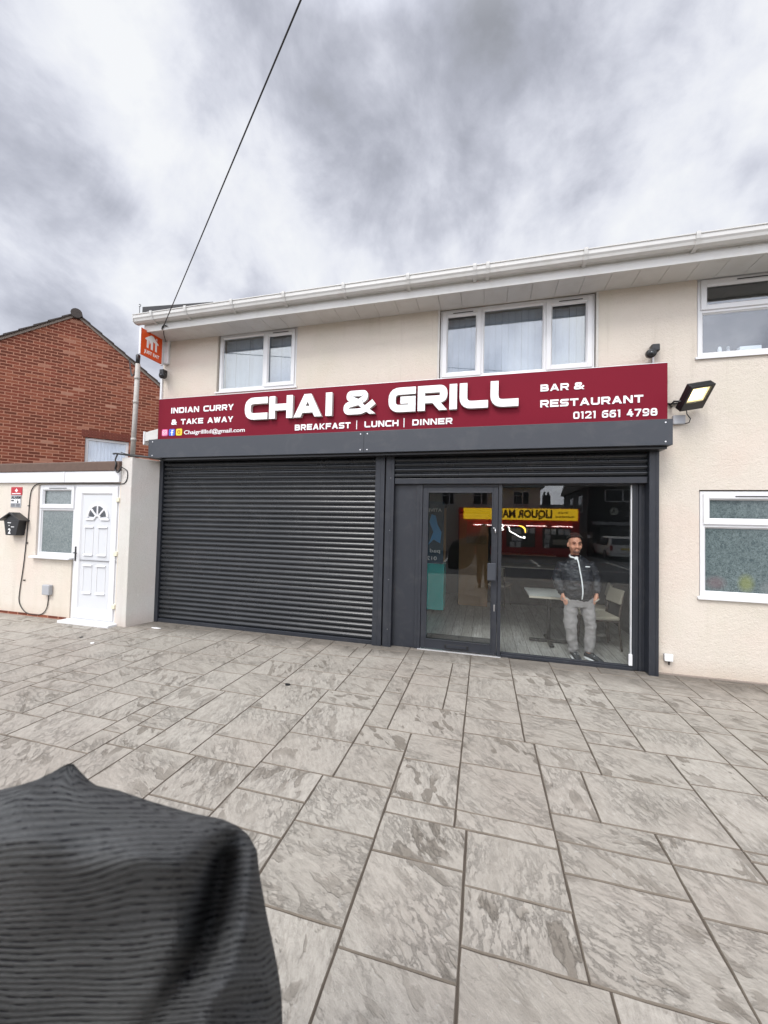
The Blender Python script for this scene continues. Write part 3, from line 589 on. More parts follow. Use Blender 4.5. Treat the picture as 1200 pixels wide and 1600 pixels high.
# ------------------------------------------------------------------ shop front (parts of the building)
def slats(mb, x0, x1, z0, z1, y, n, amp=.023):
    p = (z1 - z0) / n; rings = []; a0_ = amp; q_ = random.Random(n)
    for i in range(n):
        zb = z0 + i * p + q_.uniform(-.0012, .0012); amp = a0_ * q_.uniform(.86, 1.1)
        for k in range(7):
            s = k / 6; rings.append((y - amp * math.sin(math.pi * (s * .92 + .04)) ** .8, zb + p * (.10 + .88 * s)))
        rings.append((y + .006, zb + p * 1.0)); rings.append((y + .006, zb + p * 1.09))
    for a, b in zip(rings, rings[1:]): mb.quad((x0, a[0], a[1]), (x1, a[0], a[1]), (x1, b[0], b[1]), (x0, b[0], b[1]))
mb = MB(); slats(mb, -5.30, -1.52, .055, 2.78, 5.372, 35)
SH = mb.build('roller_shutter', 'slat', B, label='closed wide anthracite roller shutter of curved slats')
box('bottom_rail', 'anth', SH, -5.30, -1.53, 5.345, 5.38, .0, .06, .004)
mb = MB(); slats(mb, -1.25, 1.94, 2.40, 2.78, 5.362, 5)
S2 = mb.build('roller_shutter', 'slat', B, label='rolled-up roller shutter over the glass door and window')
box('bottom_rail', 'anth', S2, -1.245, 1.935, 5.335, 5.375, 2.315, 2.395, .006)
for (a, b, y) in ((-5.372, -5.30, 5.33), (-1.53, -1.392, 5.315), (-1.372, -1.252, 5.318), (1.94, 2.045, 5.30)):
    g = box('shutter_guide', 'anth', B, a, b, y, 5.45, 0, 2.75, .004)
    if b - a > .08: box('guide_lip', 'anth', g, a + .07, a + .076, y - .004, y, .01, 2.74, .001)
mb = MB()
for z in (.25, .95, 1.65, 2.4): MB().tube([(-1.30, 5.3175, z), (-1.30, 5.3145, z)], .006, 8).build('screw', 'screw', B)
box('pillar_core', 'dark', B, -1.395, -1.37, 5.36, 5.45, 0, 2.75, 0)
SB = box('shutter_box', 'anthbox', B, -5.385, 2.105, 5.10, WY, 2.735, 3.04, .004)
mb = MB(); mb.box(-1.652, -1.648, 5.0975, 5.1, 2.74, 3.035); mb.build('joint_line', 'dark', SB)
mb = MB()
for x in (-5.30, -1.70, -1.60, 2.03):
    for z in (2.775, 3.0): MB().tube([(x, 5.1, z), (x, 5.0955, z)], .009, 8).build('screw', 'screw', SB)
box('bottom_flange', 'black', SB, -5.2, 2.07, 5.16, WY, 2.70, 2.733, .003)
# panel, door, fixed glazing
box('side_panel', 'anth', B, -1.252, -.905, 5.40, 5.47, 0, 2.33, .004)
box('panel_post', 'anth', B, -.93, -.885, 5.385, 5.47, 0, 2.33, .004)
box('threshold', 'screw', B, -.88, .24, 5.36, 5.50, -.004, .006, .001)
mb = MB(); frame(mb, -.84, .185, .02, 2.275, 5.39, 5.45, .068, .12)
D = mb.build('shop_door', 'anth', B, .005, label='anthracite framed glass shop door with pull handle')
box('glass_pane', 'glass', D, -.772, .117, 5.42, 5.428, .14, 2.207, 0)
mb = MB(); frame(mb, -.775, .12, .137, 2.21, 5.384, 5.40, .016); mb.build('glazing_bead', 'anth', D, .003)
MB().box(-.885, -.845, 5.383, 5.46, 0, 2.33).box(.19, .235, 5.383, 5.47, 0, 2.33).box(-.845, .19, 5.395, 5.46, 2.279, 2.33).build('door_frame', 'anth', B, .004)
box('pull_handle', 'anthbox', D, .055, .165, 5.315, 5.34, 1.02, 1.25, .006); box('handle_mount', 'steel', D, .13, .155, 5.34, 5.39, 1.1, 1.17, .003)
mb = MB(); mb.tube([(.150, 5.388, 1.70), (.150, 5.365, 1.70)], .012, 10); mb.tube([(.150, 5.37, 1.71), (.155, 5.36, 1.65)], .009, 8); mb.tube([(.120, 5.37, 1.72), (.150, 5.365, 1.715)], .008, 8); mb.build('thumb_turn', 'steel', D, smooth=True)
mb = MB(); mb.box(.143, .158, 5.380, 5.390, .60, .69); mb.build('lock_cylinder', 'steel', D, .004)
LP = box('letter_plate', 'black', D, -.50, -.18, 5.378, 5.39, .045, .105, .004); box('letter_flap', 'anth', LP, -.475, -.205, 5.372, 5.378, .055, .095, .002)
mb = MB(); mb.box(.24, 1.80, 5.40, 5.47, 0, .035); mb.box(.24, 1.80, 5.42, 5.47, .035, .055); mb.box(.24, 1.80, 5.40, 5.47, 2.30, 2.33); mb.build('shop_window_frame', 'anth', B, .003)
box('shop_window_glass', 'glass', B, .236, 1.785, 5.445, 5.455, .055, 2.31, 0)
box('white_edge_strip', 'upvc', B, 1.787, 1.797, 5.425, 5.47, .06, 2.31, .002); box('white_clip', 'upvc', B, 1.76, 1.80, 5.40, 5.425, .06, .20, .004)
mb = MB()
for i, x in enumerate((1.803, 1.838, 1.873, 1.908)): mb.box(x, x + .034, 5.42 + .015 * (i % 2), 5.48, 0, 2.33)
mb.build('ribbed_side_panel', 'anth', B, .004)
# shop interior
mb = MB(); mb.box(-5.36, 2.35, 5.46, 9.9, -.02, -.001); mb.build('interior_floor', 'wood', B)
mb = MB(); mb.quad((-5.36, 9.9, -.02), (2.35, 9.9, -.02), (2.35, 9.9, 2.75), (-5.36, 9.9, 2.75)); mb.quad((2.35, 5.5, -.02), (2.35, 5.5, 2.75), (2.35, 9.9, 2.75), (2.35, 9.9, -.02)); mb.quad((-1.4, 5.5, -.02), (-1.4, 9.9, -.02), (-1.4, 9.9, 2.75), (-1.4, 5.5, 2.75))
mb.build('interior_wall', 'intwall', B)
MB().box(-5.36, 2.35, 5.47, 9.9, 2.72, 2.74).build('interior_ceiling', 'ceil', B)
MB().box(2.4, 7.9, 8.6, 8.7, 0, 5).box(-5.4, 7.9, 8.6, 8.7, 2.8, 5).build('inner_partition', 'intwall', B)
# ------------------------------------------------------------------ fascia sign
SG = empty('fascia_sign', (-1.64, 5.30, 3.05), 'long maroon shop sign with raised white lettering', 'sign')
box('panel', 'maroon', SG, -5.41, 2.13, 5.30, WY - .002, 3.045, 3.78, .002)
box('edge_trim', 'screw', SG, -5.412, 2.132, 5.298, 5.302, 3.778, 3.784, .001)
for ch, a, b in (('C', -3.68, -3.28), ('H', -3.25, -2.85), ('A', -2.83, -2.37), ('I', -2.31, -2.20), ('&', -2.02, -1.54), ('G', -1.34, -.95), ('R', -.92, -.51), ('I', -.485, -.375), ('L', -.345, .03), ('L', .06, .415)):
    mb = MB(); glyph(mb, ch, a, b, 3.325, 3.675, .102 if ch != '&' else .085, 5.238, 5.242, .11 if ch in 'CGL' else .06)
    L_ = mb.build('letter', 'white', SG)
    mb = MB(); glyph(mb, ch, a + .001, b - .001, 3.326, 3.674, .100 if ch != '&' else .083, 5.2425, 5.30, .11 if ch in 'CGL' else .06); mb.build('letter_return', 'letside', L_)
for s, a, b, c, d in (('INDIAN CURRY', -5.15, -3.93, 3.52, 3.615), ('& TAKE AWAY', -5.13, -3.93, 3.325, 3.415), ('BREAKFAST', -2.83, -1.925, 3.14, 3.23), ('|', -1.86, -1.80, 3.13, 3.24), ('LUNCH', -1.71, -1.20, 3.14, 3.23), ('|', -1.15, -1.09, 3.13, 3.24), ('DINNER', -1.0, -.44, 3.14, 3.225), ('BAR', .69, 1.03, 3.515, 3.605), ('&', 1.09, 1.21, 3.515, 3.605), ('RESTAURANT', .69, 1.87, 3.305, 3.4)):
    word('lettering', s, 'white', SG, a, b, c, d, 5.2995)
text('lettering', 'Chaigrillltd@gmail.com', 'white', SG, -4.87, -3.71, 3.155, .066, 5.297, .004, .008)
word('lettering', '0121 661 4798', 'white', SG, 1.085, 2.02, 3.135, 3.228, 5.2995, kt=.2, gap=.2)
def rrect(x0, x1, z0, z1, r, n=4):
    out = []
    for cx_, cz_, a0 in ((x1 - r, z1 - r, 0), (x0 + r, z1 - r, 90), (x0 + r, z0 + r, 180), (x1 - r, z0 + r, 270)):
        for k in range(n + 1): a = R(a0 + 90 * k / n); out.append((cx_ + r * math.cos(a), cz_ + r * math.sin(a)))
    return out
for i, (m_, x) in enumerate((('pink', -5.32), ('blue', -5.175), ('yellow', -5.03))):
    ic = MB().prism(rrect(x, x + .12, 3.14, 3.255, .022), 5.295, 5.30).build('social_icon', m_, SG)
    if i == 0:
        mb = MB(); ring = rrect(x + .022, x + .098, 3.16, 3.235, .02); mb.tube([(a, 5.2945, b) for a, b in ring + ring[:1]], .005, 5); mb.tube([(x + .06 + .018 * math.cos(a), 5.2945, 3.1975 + .018 * math.sin(a)) for a in [k * math.pi / 6 for k in range(13)]], .005, 5); mb.build('camera_mark', 'white', ic)
    if i == 1:
        mb = MB(); mb.box(x + .055, x + .073, 5.292, 5.295, 3.145, 3.225); mb.box(x + .04, x + .088, 5.2925, 5.295, 3.188, 3.202); mb.box(x + .055, x + .09, 5.2915, 5.295, 3.222, 3.238); mb.build('f_mark', 'white', ic)
    if i == 2:
        mb = MB(); mb.tube([(x + .06 + .028 * math.cos(a), 5.2945, 3.1975 + .028 * math.sin(a)) for a in [k * math.pi / 6 + .5 for k in range(11)]], .005, 5); mb.box(x + .06, x + .088, 5.2925, 5.295, 3.193, 3.203); mb.build('g_mark', 'red', ic)
# ------------------------------------------------------------------ projecting orange sign
PS = empty('projecting_sign', (-5.42, 5.40, 4.40), 'square orange hanging sign with white house emblem at the building corner', 'sign')
PX = -5.425
MB().prismx([(4.90, 4.40), (5.32, 4.40), (5.32, 4.83), (4.90, 4.83)], PX - .015, PX + .015).build('board', 'orange', PS, .004)
mb = MB(); mb.box(PX - .018, PX + .018, 5.32, 5.345, 4.38, 4.85); mb.box(PX - .017, PX + .017, 4.893, 4.90, 4.398, 4.832); mb.box(PX - .01, PX + .01, 5.345, WY, 4.46, 4.49); mb.box(PX - .01, PX + .01, 5.345, WY, 4.74, 4.77); mb.build('bracket', 'upvc', PS, .002)
def yz(mb, poly, x0, x1): return mb.prismx(poly, x0, x1)
em = MB(); fx0, fx1 = PX + .0155, PX + .0185
hc = 5.11
yz(em, [(hc - .13, 4.695), (hc - .02, 4.785), (hc + .02, 4.785), (hc + .13, 4.695), (hc + .13, 4.675), (hc + .105, 4.675), (hc + .0, 4.70), (hc - .105, 4.675), (hc - .13, 4.675)], fx0, fx1)
for a, b, zt in ((-.10, -.065, 4.70), (-.02, .02, 4.72), (.065, .10, 4.70)): yz(em, [(hc + a, 4.55), (hc + b, 4.55), (hc + b, zt), (hc + a, zt)], fx0, fx1 + .0005)
yz(em, [(hc - .042, 4.62), (hc - .01, 4.70), (hc - .06, 4.71)], fx0, fx1 + .0008); yz(em, [(hc + .10, 4.735), (hc + .10, 4.775), (hc + .075, 4.775), (hc + .075, 4.755)], fx0, fx1 + .001)
em.build('emblem', 'white', PS)
cu_ = bpy.data.curves.new('t', 'FONT'); cu_.body = 'JUST EAT'; cu_.extrude = .5; cu_.offset = .03; o = bpy.data.objects.new('t', cu_); COL.objects.link(o); me = bake(o); bpy.data.objects.remove(o)
xs = [v.co.x for v in me.vertices]; a, b = min(xs), max(xs)
for v in me.vertices: v.co = (PX + .016 + v.co.z * .003, 4.965 + (v.co.x - a) / (b - a) * .30, 4.455 + v.co.y * .075)
o = bpy.data.objects.new('lettering', me); COL.objects.link(o); me.materials.clear(); me.materials.append(M['white']); o.parent = PS; o.location = -PS.location
# ------------------------------------------------------------------ wall fittings
ab = empty('alarm_box', (-5.39, 5.42, 4.40), 'slim white box on the wall behind the orange sign', 'box')
box('cover', 'upvc', ab, -5.45, -5.33, 5.36, WY, 4.42, 4.85, .012); box('seam', 'upvc2', ab, -5.446, -5.334, 5.355, 5.36, 4.62, 4.626, 0)
def seccam(x, z, label, s=1):
    e = empty('security_camera', (x, WY, z), label, 'camera', 'small black security cameras either end of the maroon sign')
    box('junction_box', 'black', e, x - .045 * s, x + .045 * s, 5.33, WY - .001, z + .03, z + .12, .012)
    MB().tube([(x - .04 * s, 5.36, z + .04), (x - .06 * s, 5.33, z + .0)], .02, 10).build('neck', 'black', e, smooth=True)
    h = MB().tube([(x - .06 * s, 5.36, z + .0), (x - .065 * s, 5.33, z - .005), (x - .07 * s, 5.27, z - .02), (x - .07 * s, 5.262, z - .021)], [.03, .055, .055, .045], 16).build('camera_head', 'black', e, smooth=True)
    MB().tube([(x - .07 * s, 5.262, z - .02), (x - .07 * s, 5.256, z - .022)], .022, 12).build('lens', 'carglass', h, smooth=True)
    return e
seccam(2.02, 3.92, 'black security camera above the right end of the maroon sign'); seccam(-5.42, 4.20, 'black security camera below the orange sign', -1)
box('cable_trunking', 'upvc', B, 2.005, 2.025, 5.40, WY - .001, 3.78, 3.95, .002)
FL = empty('floodlight', (2.25, WY, 3.15), 'lit black floodlight with grey junction box on the cream wall', 'floodlight')
# flood head: tilted box
def oriented(mb, c, ax, ay, az_, hx, hy, hz):
    c = Vector(c); vs = []
    for sz in (-1, 1):
        for sx_, sy in ((-1, -1), (1, -1), (1, 1), (-1, 1)): vs.append(c + ax * hx * sx_ + ay * hy * sy + az_ * hz * sz)
    return mb.add(vs, [(3, 2, 1, 0), (4, 5, 6, 7), (0, 1, 5, 4), (1, 2, 6, 5), (2, 3, 7, 6), (3, 0, 4, 7)])
fc = Vector((2.375, 5.19, 3.305)); nrm = Vector((.30, -.62, -.72)).normalized(); axx = Vector((.97, .24, .17)); axx = (axx - nrm * axx.dot(nrm)).normalized(); ayy = nrm.cross(axx)
if ayy.z < 0: ayy = -ayy
hx, hy = .140, .158
mb = MB(); oriented(mb, fc - nrm * .035, axx, ayy, nrm, hx, hy, .03)
for (dx, dy, wx, wy) in ((0, hy - .014, hx, .014), (0, -hy + .05, hx, .05), (-hx + .015, 0, .015, hy - .02), (hx - .015, 0, .015, hy - .02)): oriented(mb, fc + axx * dx + ayy * dy + nrm * .010, axx, ayy, nrm, wx, wy, .0155)
H_ = mb.build('housing', 'black', FL, .006)
lc = fc + ayy * .035
oriented(MB(), lc - nrm * .002, axx, ayy, nrm, hx - .032, hy - .06, .002).build('reflector', 'reflector', FL)
oriented(MB(), lc + nrm * .003, axx, ayy, nrm, hx - .065, hy - .095, .002).build('led_chip', 'led', FL)
oriented(MB(), lc + nrm * .018, axx, ayy, nrm, hx - .03, hy - .058, .0015).build('front_glass', 'clear', FL)
mb = MB(); mb.tube([fc - axx * .14 - ayy * .05 - nrm * .03, (2.20, 5.30, 3.30), (2.18, 5.36, 3.27), (2.22, WY, 3.27)], .011, 8); mb.tube([(2.16, 5.40, 3.30), (2.30, 5.40, 3.30)], .012, 8); mb.build('bracket', 'black', FL, smooth=True)
box('junction_box', 'grey', FL, 2.22, 2.35, 5.37, WY - .001, 3.04, 3.15, .008)
MB().tube([fc - ayy * .19 - nrm * .04, (2.33, 5.30, 3.14), (2.38, 5.33, 3.09), (2.38, 5.36, 3.05), (2.34, 5.38, 3.04)], .006, 6).build('cable', 'black', FL, smooth=True)
so = empty('outlet_box', (2.18, WY, .17), 'small white box low on the wall right of the shop front', 'box')
box('back_box', 'grey', so, 2.135, 2.225, 5.385, WY - .001, .165, .25, .006); box('cover', 'white', so, 2.13, 2.22, 5.36, 5.386, .17, .255, .008)
mb = MB(); mb.tube([(2.19, 5.40, .165), (2.19, 5.40, .12)], .008, 6); mb.build('cable_stub', 'black', so)
# ------------------------------------------------------------------ annex with white door
AY = 4.93
A = empty('annex', (-7.6, AY, 0), 'low cream flat-roofed annex with white door, left of the shutter', 'building')
mb = MB(); wall(mb, -10.4, -5.60, -.2, 2.60, AY, AY + .2, [(-7.54, -5.74, 1.02, 2.29), (-6.70, -5.74, -.19, 1.02)])
mb.quad((-10.4, AY, -.2), (-10.4, AY, 2.6), (-10.4, 6.4, 2.6), (-10.4, 6.4, -.2)); mb.quad((-10.4, 6.4, -.2), (-10.4, 6.4, 2.6), (-5.5, 6.4, 2.6), (-5.5, 6.4, -.2))
mb.build('wall', 'render2', A)
MB().add([(-5.72, AY - .004, -.1), (-5.51, AY - .004, -.1), (-5.34, WY, -.1), (-5.72, WY + 1, -.1), (-5.72, AY - .004, 2.72), (-5.51, AY - .004, 2.72), (-5.34, WY, 2.72), (-5.72, WY + 1, 2.72)], [(3, 2, 1, 0), (4, 5, 6, 7), (0, 1, 5, 4), (1, 2, 6, 5), (2, 3, 7, 6), (3, 0, 4, 7)]).build('corner_pier', 'render3', A, .008)
MB().prismx([(4.875, 2.50), (4.875, 2.645), (4.89, 2.66), (5.05, 2.66), (6.4, 2.62), (6.4, 2.5)], -10.5, -5.722).build('roof_edge', 'felt', A, .01)
mb = MB(); x = -10.5
for a, b in ((-10.5, -8.95), (-8.945, -6.905), (-6.90, -5.722)): mb.box(a, b, 4.89, AY - .002, 2.315, 2.498)
mb.box(-6.925, -6.885, 4.884, 4.8895, 2.315, 2.498); mb.build('fascia', 'upvc', A, .003)
box('plinth', 'brick', A, -10.4, -6.76, AY - .006, AY + .02, -.05, .045, 0)
window('window', A, -7.54, -6.705, 1.05, 2.285, AY + .03, [(-7.54, -6.705, 1.87, 2.285, 'o'), (-7.54, -6.705, 1.05, 1.87, 'f')], gm='frost2', blind=False, sx=.11)
mb = MB(); frame(mb, -6.70, -5.745, .03, 2.285, AY + .02, AY + .09, .05); mb.build('door_frame', 'upvc', A, .004)
mb = MB(); frame(mb, -6.66, -5.785, .06, 2.245, AY + .0, AY + .06, .115, .15); DR = mb.build('front_door', 'upvc', A, .006, label='white panelled front door with fan light and black handle')
box('door_panel', 'alpanel', DR, -6.55, -5.895, AY + .02, AY + .05, .205, 2.135, .0)
mb = MB(); bead(mb, -6.545, -5.90, .21, 2.13, AY + .002, AY + .02, .018); mb.build('glazing_bead', 'upvc', DR)
def arc(cx_, cz_, r, a0, a1, n=12): return [(cx_ + r * math.cos(R(a0 + (a1 - a0) * k / n)), cz_ + r * math.sin(R(a0 + (a1 - a0) * k / n))) for k in range(n + 1)]
dc = -6.20; dz_ = 1.735
mb = MB(); po = arc(dc, dz_, .235, 0, 180, 18); pi_ = arc(dc, dz_, .19, 180, 0, 18); mb.prism(po + pi_, AY + .002, AY + .02)
mb.box(dc - .25, dc - .07, AY + .0, AY + .02, dz_ - .05, dz_ - .012); mb.box(dc + .07, dc + .25, AY + .0, AY + .02, dz_ - .05, dz_ - .012)
mb.prism(arc(dc, dz_ - .03, .075, 0, 180, 10) + arc(dc, dz_ - .03, .045, 180, 0, 10), AY + .001, AY + .02)
for a in (45, 90, 135):
    c_, s_ = math.cos(R(a)), math.sin(R(a)); px, pz = -s_ * .016, c_ * .016
    mb.prism([(dc + c_ * .05 + px, dz_ + s_ * .05 + pz), (dc + c_ * .05 - px, dz_ + s_ * .05 - pz), (dc + c_ * .20 - px, dz_ + s_ * .20 - pz), (dc + c_ * .20 + px, dz_ + s_ * .20 + pz)], AY + .003, AY + .02)
FN = mb.build('fan_light', 'upvc', DR, .004)
mb = MB()
for a0, a1 in ((6, 38), (52, 84), (96, 128), (142, 174)): mb.prism(arc(dc, dz_, .178, a0, a1, 5) + arc(dc, dz_, .07, a1, a0, 4), AY + .012, AY + .019)
mb.build('fan_pane', 'carglass', FN)
mb = MB()
for z in (1.575, 1.11, .935, .48):
    for x0_, x1_ in ((-6.465, -6.275), (-6.175, -5.985)):
        z_ = z; mb.prismx([(AY + .02, z_ - .012), (AY - .004, z_ - .012), (AY + .004, z_ + .006), (AY + .02, z_ + .016)], x0_, x1_)
for z0_, z1_ in ((1.10, 1.575), (.48, .935)):
    for x0_, x1_ in ((-6.465, -6.275), (-6.175, -5.985)):
        mb.box(x0_ + .0, x0_ + .012, AY + .014, AY + .02, z0_, z1_); mb.box(x1_ - .012, x1_, AY + .014, AY + .02, z0_, z1_)
mb.build('panel_moulding', 'upvc', DR, .003)
mb = MB(); mb.box(-6.628, -6.606, AY - .012, AY, 1.0, 1.24); mb.tube([(-6.617, AY - .012, 1.135), (-6.617, AY - .045, 1.135), (-6.54, AY - .045, 1.133)], .009, 8); mb.build('door_handle', 'black', DR, .002)
for z in (2.03, 1.15, .30): box('hinge', 'cream', DR, -5.80, -5.73, AY - .022, AY + .02, z - .035, z + .035, .006)
box('door_sill', 'upvc', A, -6.74, -5.68, AY - .16, AY + .1, -.012, .035, .008); box('step_base', 'dark', A, -6.70, -5.62, AY - .14, AY - .006, -.02, -.012, 0)
# fittings on the annex
sn = empty('warning_sign', (-8.05, AY, 1.89), 'small red sign over a grey notice, left of the annex window', 'sign')
box('red_panel', 'red', sn, -8.185, -7.915, AY - .008, AY - .001, 2.10, 2.24, .002); box('notice_panel', 'grey', sn, -8.18, -7.93, AY - .008, AY - .001, 1.88, 2.095, .002)
mb = MB(); mb.prism([(-8.09, 2.17), (-8.05, 2.215), (-8.01, 2.17), (-8.035, 2.17), (-8.035, 2.15), (-8.065, 2.15), (-8.065, 2.17)], AY - .011, AY - .0081); mb.box(-8.155, -8.06, AY - .0105, AY - .0081, 2.115, 2.13); mb.box(-8.05, -7.945, AY - .0105, AY - .0081, 2.117, 2.132); mb.build('arrow_mark', 'white', sn)
text('lettering', 'ALARM', 'black', sn, -8.165, -7.94, 2.035, .042, AY - .0095, .002, .03)
mb = MB(); mb.box(-8.17, -8.065, AY - .011, AY - .0081, 1.955, 2.022); mb.box(-8.05, -7.945, AY - .011, AY - .0081, 1.955, 2.022); mb.build('pictogram_ground', 'white', sn)
mb = MB(); mb.box(-8.16, -8.10, AY - .014, AY - .0111, 1.985, 2.01); mb.box(-8.10, -8.085, AY - .014, AY - .0111, 1.992, 2.003); mb.tube([(-8.0, AY - .012, 1.975), (-8.0, AY - .014, 1.975)], .02, 10); mb.box(-8.006, -7.994, AY - .014, AY - .0111, 1.98, 2.015)
for i in range(4): mb.box(-8.17, -8.07, AY - .0105, AY - .0081, 1.895 + i * .013, 1.900 + i * .013); mb.box(-8.045, -7.95, AY - .0105, AY - .0081, 1.895 + i * .013, 1.900 + i * .013)
mb.build('pictogram', 'black', sn)
pb = empty('post_box', (-7.96, AY, 1.39), 'black house-shaped post box numbered 2 on the annex wall', 'post box')
MB().add([(-8.08, AY - .12, 1.39), (-7.83, AY - .12, 1.39), (-7.81, AY, 1.39), (-8.10, AY, 1.39), (-8.14, AY - .12, 1.65), (-7.77, AY - .12, 1.65), (-7.77, AY, 1.65), (-8.14, AY, 1.65)], [(3, 2, 1, 0), (4, 5, 6, 7), (0, 1, 5, 4), (1, 2, 6, 5), (2, 3, 7, 6), (3, 0, 4, 7)]).build('body', 'black', pb, .004)
MB().prism([(-8.21, 1.635), (-7.955, 1.765), (-7.70, 1.635), (-7.70, 1.655), (-7.955, 1.79), (-8.21, 1.655)], AY - .16, AY).build('roof', 'black', pb, .004)
MB().prism([(-8.13, 1.65), (-7.955, 1.755), (-7.78, 1.65)], AY - .118, AY).build('gable', 'black', pb)
text('number', '2', 'white', pb, -8.02, -7.96, 1.42, .085, AY - .121, .003, .03)
mb = MB(); mb.box(-8.04, -7.96, AY - .124, AY - .1205, 1.60, 1.612); mb.box(-7.95, -7.88, AY - .124, AY - .1205, 1.53, 1.542); mb.box(-8.01, -7.99, AY - .124, AY - .1205, 1.552, 1.565); mb.build('markings', 'white', pb)
jb = empty('junction_box', (-7.17, AY, .35), 'grey electrical box under the annex window with a looping black cable', 'box')
box('cover', 'grey', jb, -7.245, -7.085, AY - .07, AY - .001, .40, .57, .012)
def smooth_path(pts, n=6):
    P = [Vector(p) for p in pts]; out = []
    for i in range(len(P) - 1):
        p0 = P[max(i - 1, 0)]; p1 = P[i]; p2 = P[i + 1]; p3 = P[min(i + 2, len(P) - 1)]
        for k in range(n):
            t = k / n; out.append(.5 * ((2 * p1) + (-p0 + p2) * t + (2 * p0 - 5 * p1 + 4 * p2 - p3) * t * t + (-p0 + 3 * p1 - 3 * p2 + p3) * t ** 3))
    return out + [P[-1]]
y = AY - .012
MB().tube(smooth_path([(-5.68, y - .03, 2.56), (-5.60, y, 2.50), (-5.585, y, 2.40), (-5.62, y, 2.32), (-5.69, y, 2.29), (-5.9, y, 2.295), (-6.6, y, 2.30), (-7.3, y, 2.305), (-7.52, y, 2.30), (-7.66, y, 2.22), (-7.71, y, 2.05), (-7.73, y, 1.58), (-7.78, y, .9), (-7.84, y, .45), (-7.84, y, .22), (-7.70, y, .07), (-7.5, y, .035), (-7.3, y, .06), (-7.19, y, .18), (-7.16, y, .40)]), .007, 6).build('cable', 'black', jb, smooth=True)
mb = MB()
for z in (.6, 1.25, 1.9): mb.box(-7.76 + (z > 1) * .02, -7.735 + (z > 1) * .02, y - .012, y + .012, z, z + .02)
mb.build('cable_clip', 'black', jb)
# vent pole + cables
vp = empty('vent_pipe', (-5.60, 5.0, 2.72), 'tall pale grey pipe standing on the annex corner pier', 'pipe')
MB().tube([(-5.595, 5.0, 2.71), (-5.575, 5.0, 3.4), (-5.56, 5.0, 4.28)], .036, 14).build('pipe', 'pipe', vp, smooth=True)
for z in (3.0, 3.62, 4.02): MB().tube([(-5.585 + (z - 3) * .02, 5.0, z), (-5.585 + (z - 3) * .02, 5.0, z + .05)], .0405, 14).build('collar', 'pipe', vp, smooth=True)
MB().tube([(-5.565, 5.0, 4.28), (-5.563, 5.0, 4.42), (-5.563, 5.0, 4.44)], [.03, .035, .02], 12).build('black_cap', 'black', vp, smooth=True)
cb = MB(); cb.tube(smooth_path([(-5.12, 5.14, 2.725), (-5.35, 4.99, 2.735), (-5.55, 4.93, 2.75), (-5.75, 4.88, 2.775), (-5.84, 4.87, 2.775)]), .014, 8); cb.tube(smooth_path([(-5.76, 4.88, 2.77), (-5.79, 4.87, 2.68), (-5.76, 4.86, 2.60), (-5.78, 4.865, 2.52), (-5.72, 4.865, 2.47), (-5.68, y - .03, 2.56)]), .011, 8); cb.tube(smooth_path([(-5.70, 4.88, 2.80), (-5.6, 4.9, 2.77), (-5.45, 4.96, 2.76), (-5.25, 5.06, 2.74)]), .006, 6)
tag(cb.build('cable_bundle', 'black', smooth=True), 'thick black cables draped over the top of the annex corner pier', 'cable')
# small white canopy end glimpsed between pipe and sign
cn = empty('side_canopy', (-5.8, 5.6, 3.1), 'small white fascia end poking out behind the left end of the shutter box', 'canopy')
MB().prism([(-6.01, 3.30), (-5.50, 3.40), (-5.50, 3.20), (-6.0, 3.14)], 5.6, 6.6).build('fascia', 'upvc2', cn, .005); box('edge_trim', 'upvc', cn, -6.03, -6.0, 5.59, 6.6, 3.08, 3.32, .003)
# ------------------------------------------------------------------ brick gable house
GH = empty('brick_house', (-10.55, 7.6, 0), 'red brick gable-ended house behind the annex', 'house', rz=math.atan2(.755, .656))
KS = .844
def zg(z): return 1.75 + (z - 1.75) * KS
ap = zg(8.08); sl = .74; HW = 3.5
mb = MB(); ev = ap - HW * sl; wx0, wx1, wz0, wz1 = .35 * KS, 1.50 * KS, zg(3.2), zg(4.26)
# wall as polygons round the window opening (front plane local y=0, house extends to +y... local -y faces viewer)
def P3(x, z): return (x, 0, z)
mb.add([P3(-HW, 0), P3(wx0, 0), P3(wx0, ap - wx0 * sl), P3(0, ap), P3(-HW, ev)], [(0, 1, 2, 3, 4)])
mb.add([P3(wx0, 0), P3(wx1, 0), P3(wx1, wz0), P3(wx0, wz0)], [(0, 1, 2, 3)]); mb.add([P3(wx0, wz1), P3(wx1, wz1), P3(wx1, ap - wx1 * sl), P3(wx0, ap - wx0 * sl)], [(0, 1, 2, 3)])
mb.add([P3(wx1, 0), P3(HW, 0), P3(HW, ev), P3(wx1, ap - wx1 * sl)], [(0, 1, 2, 3)])
for a, b, c, d in (((wx0, wz0), (wx0, wz1), 0, 0), ((wx0, wz1), (wx1, wz1), 0, 0), ((wx1, wz1), (wx1, wz0), 0, 0), ((wx1, wz0), (wx0, wz0), 0, 0)): mb.quad((a[0], 0, a[1]), (a[0], .15, a[1]), (b[0], .15, b[1]), (b[0], 0, b[1]))
mb.quad((-HW, 0, 0), (-HW, 0, ev), (-HW, 8, ev), (-HW, 8, 0)); mb.quad((HW, 0, 0), (HW, 8, 0), (HW, 8, ev), (HW, 0, ev))
mb.build('wall', 'brick', GH, local=True)
mb = MB(); th = .09
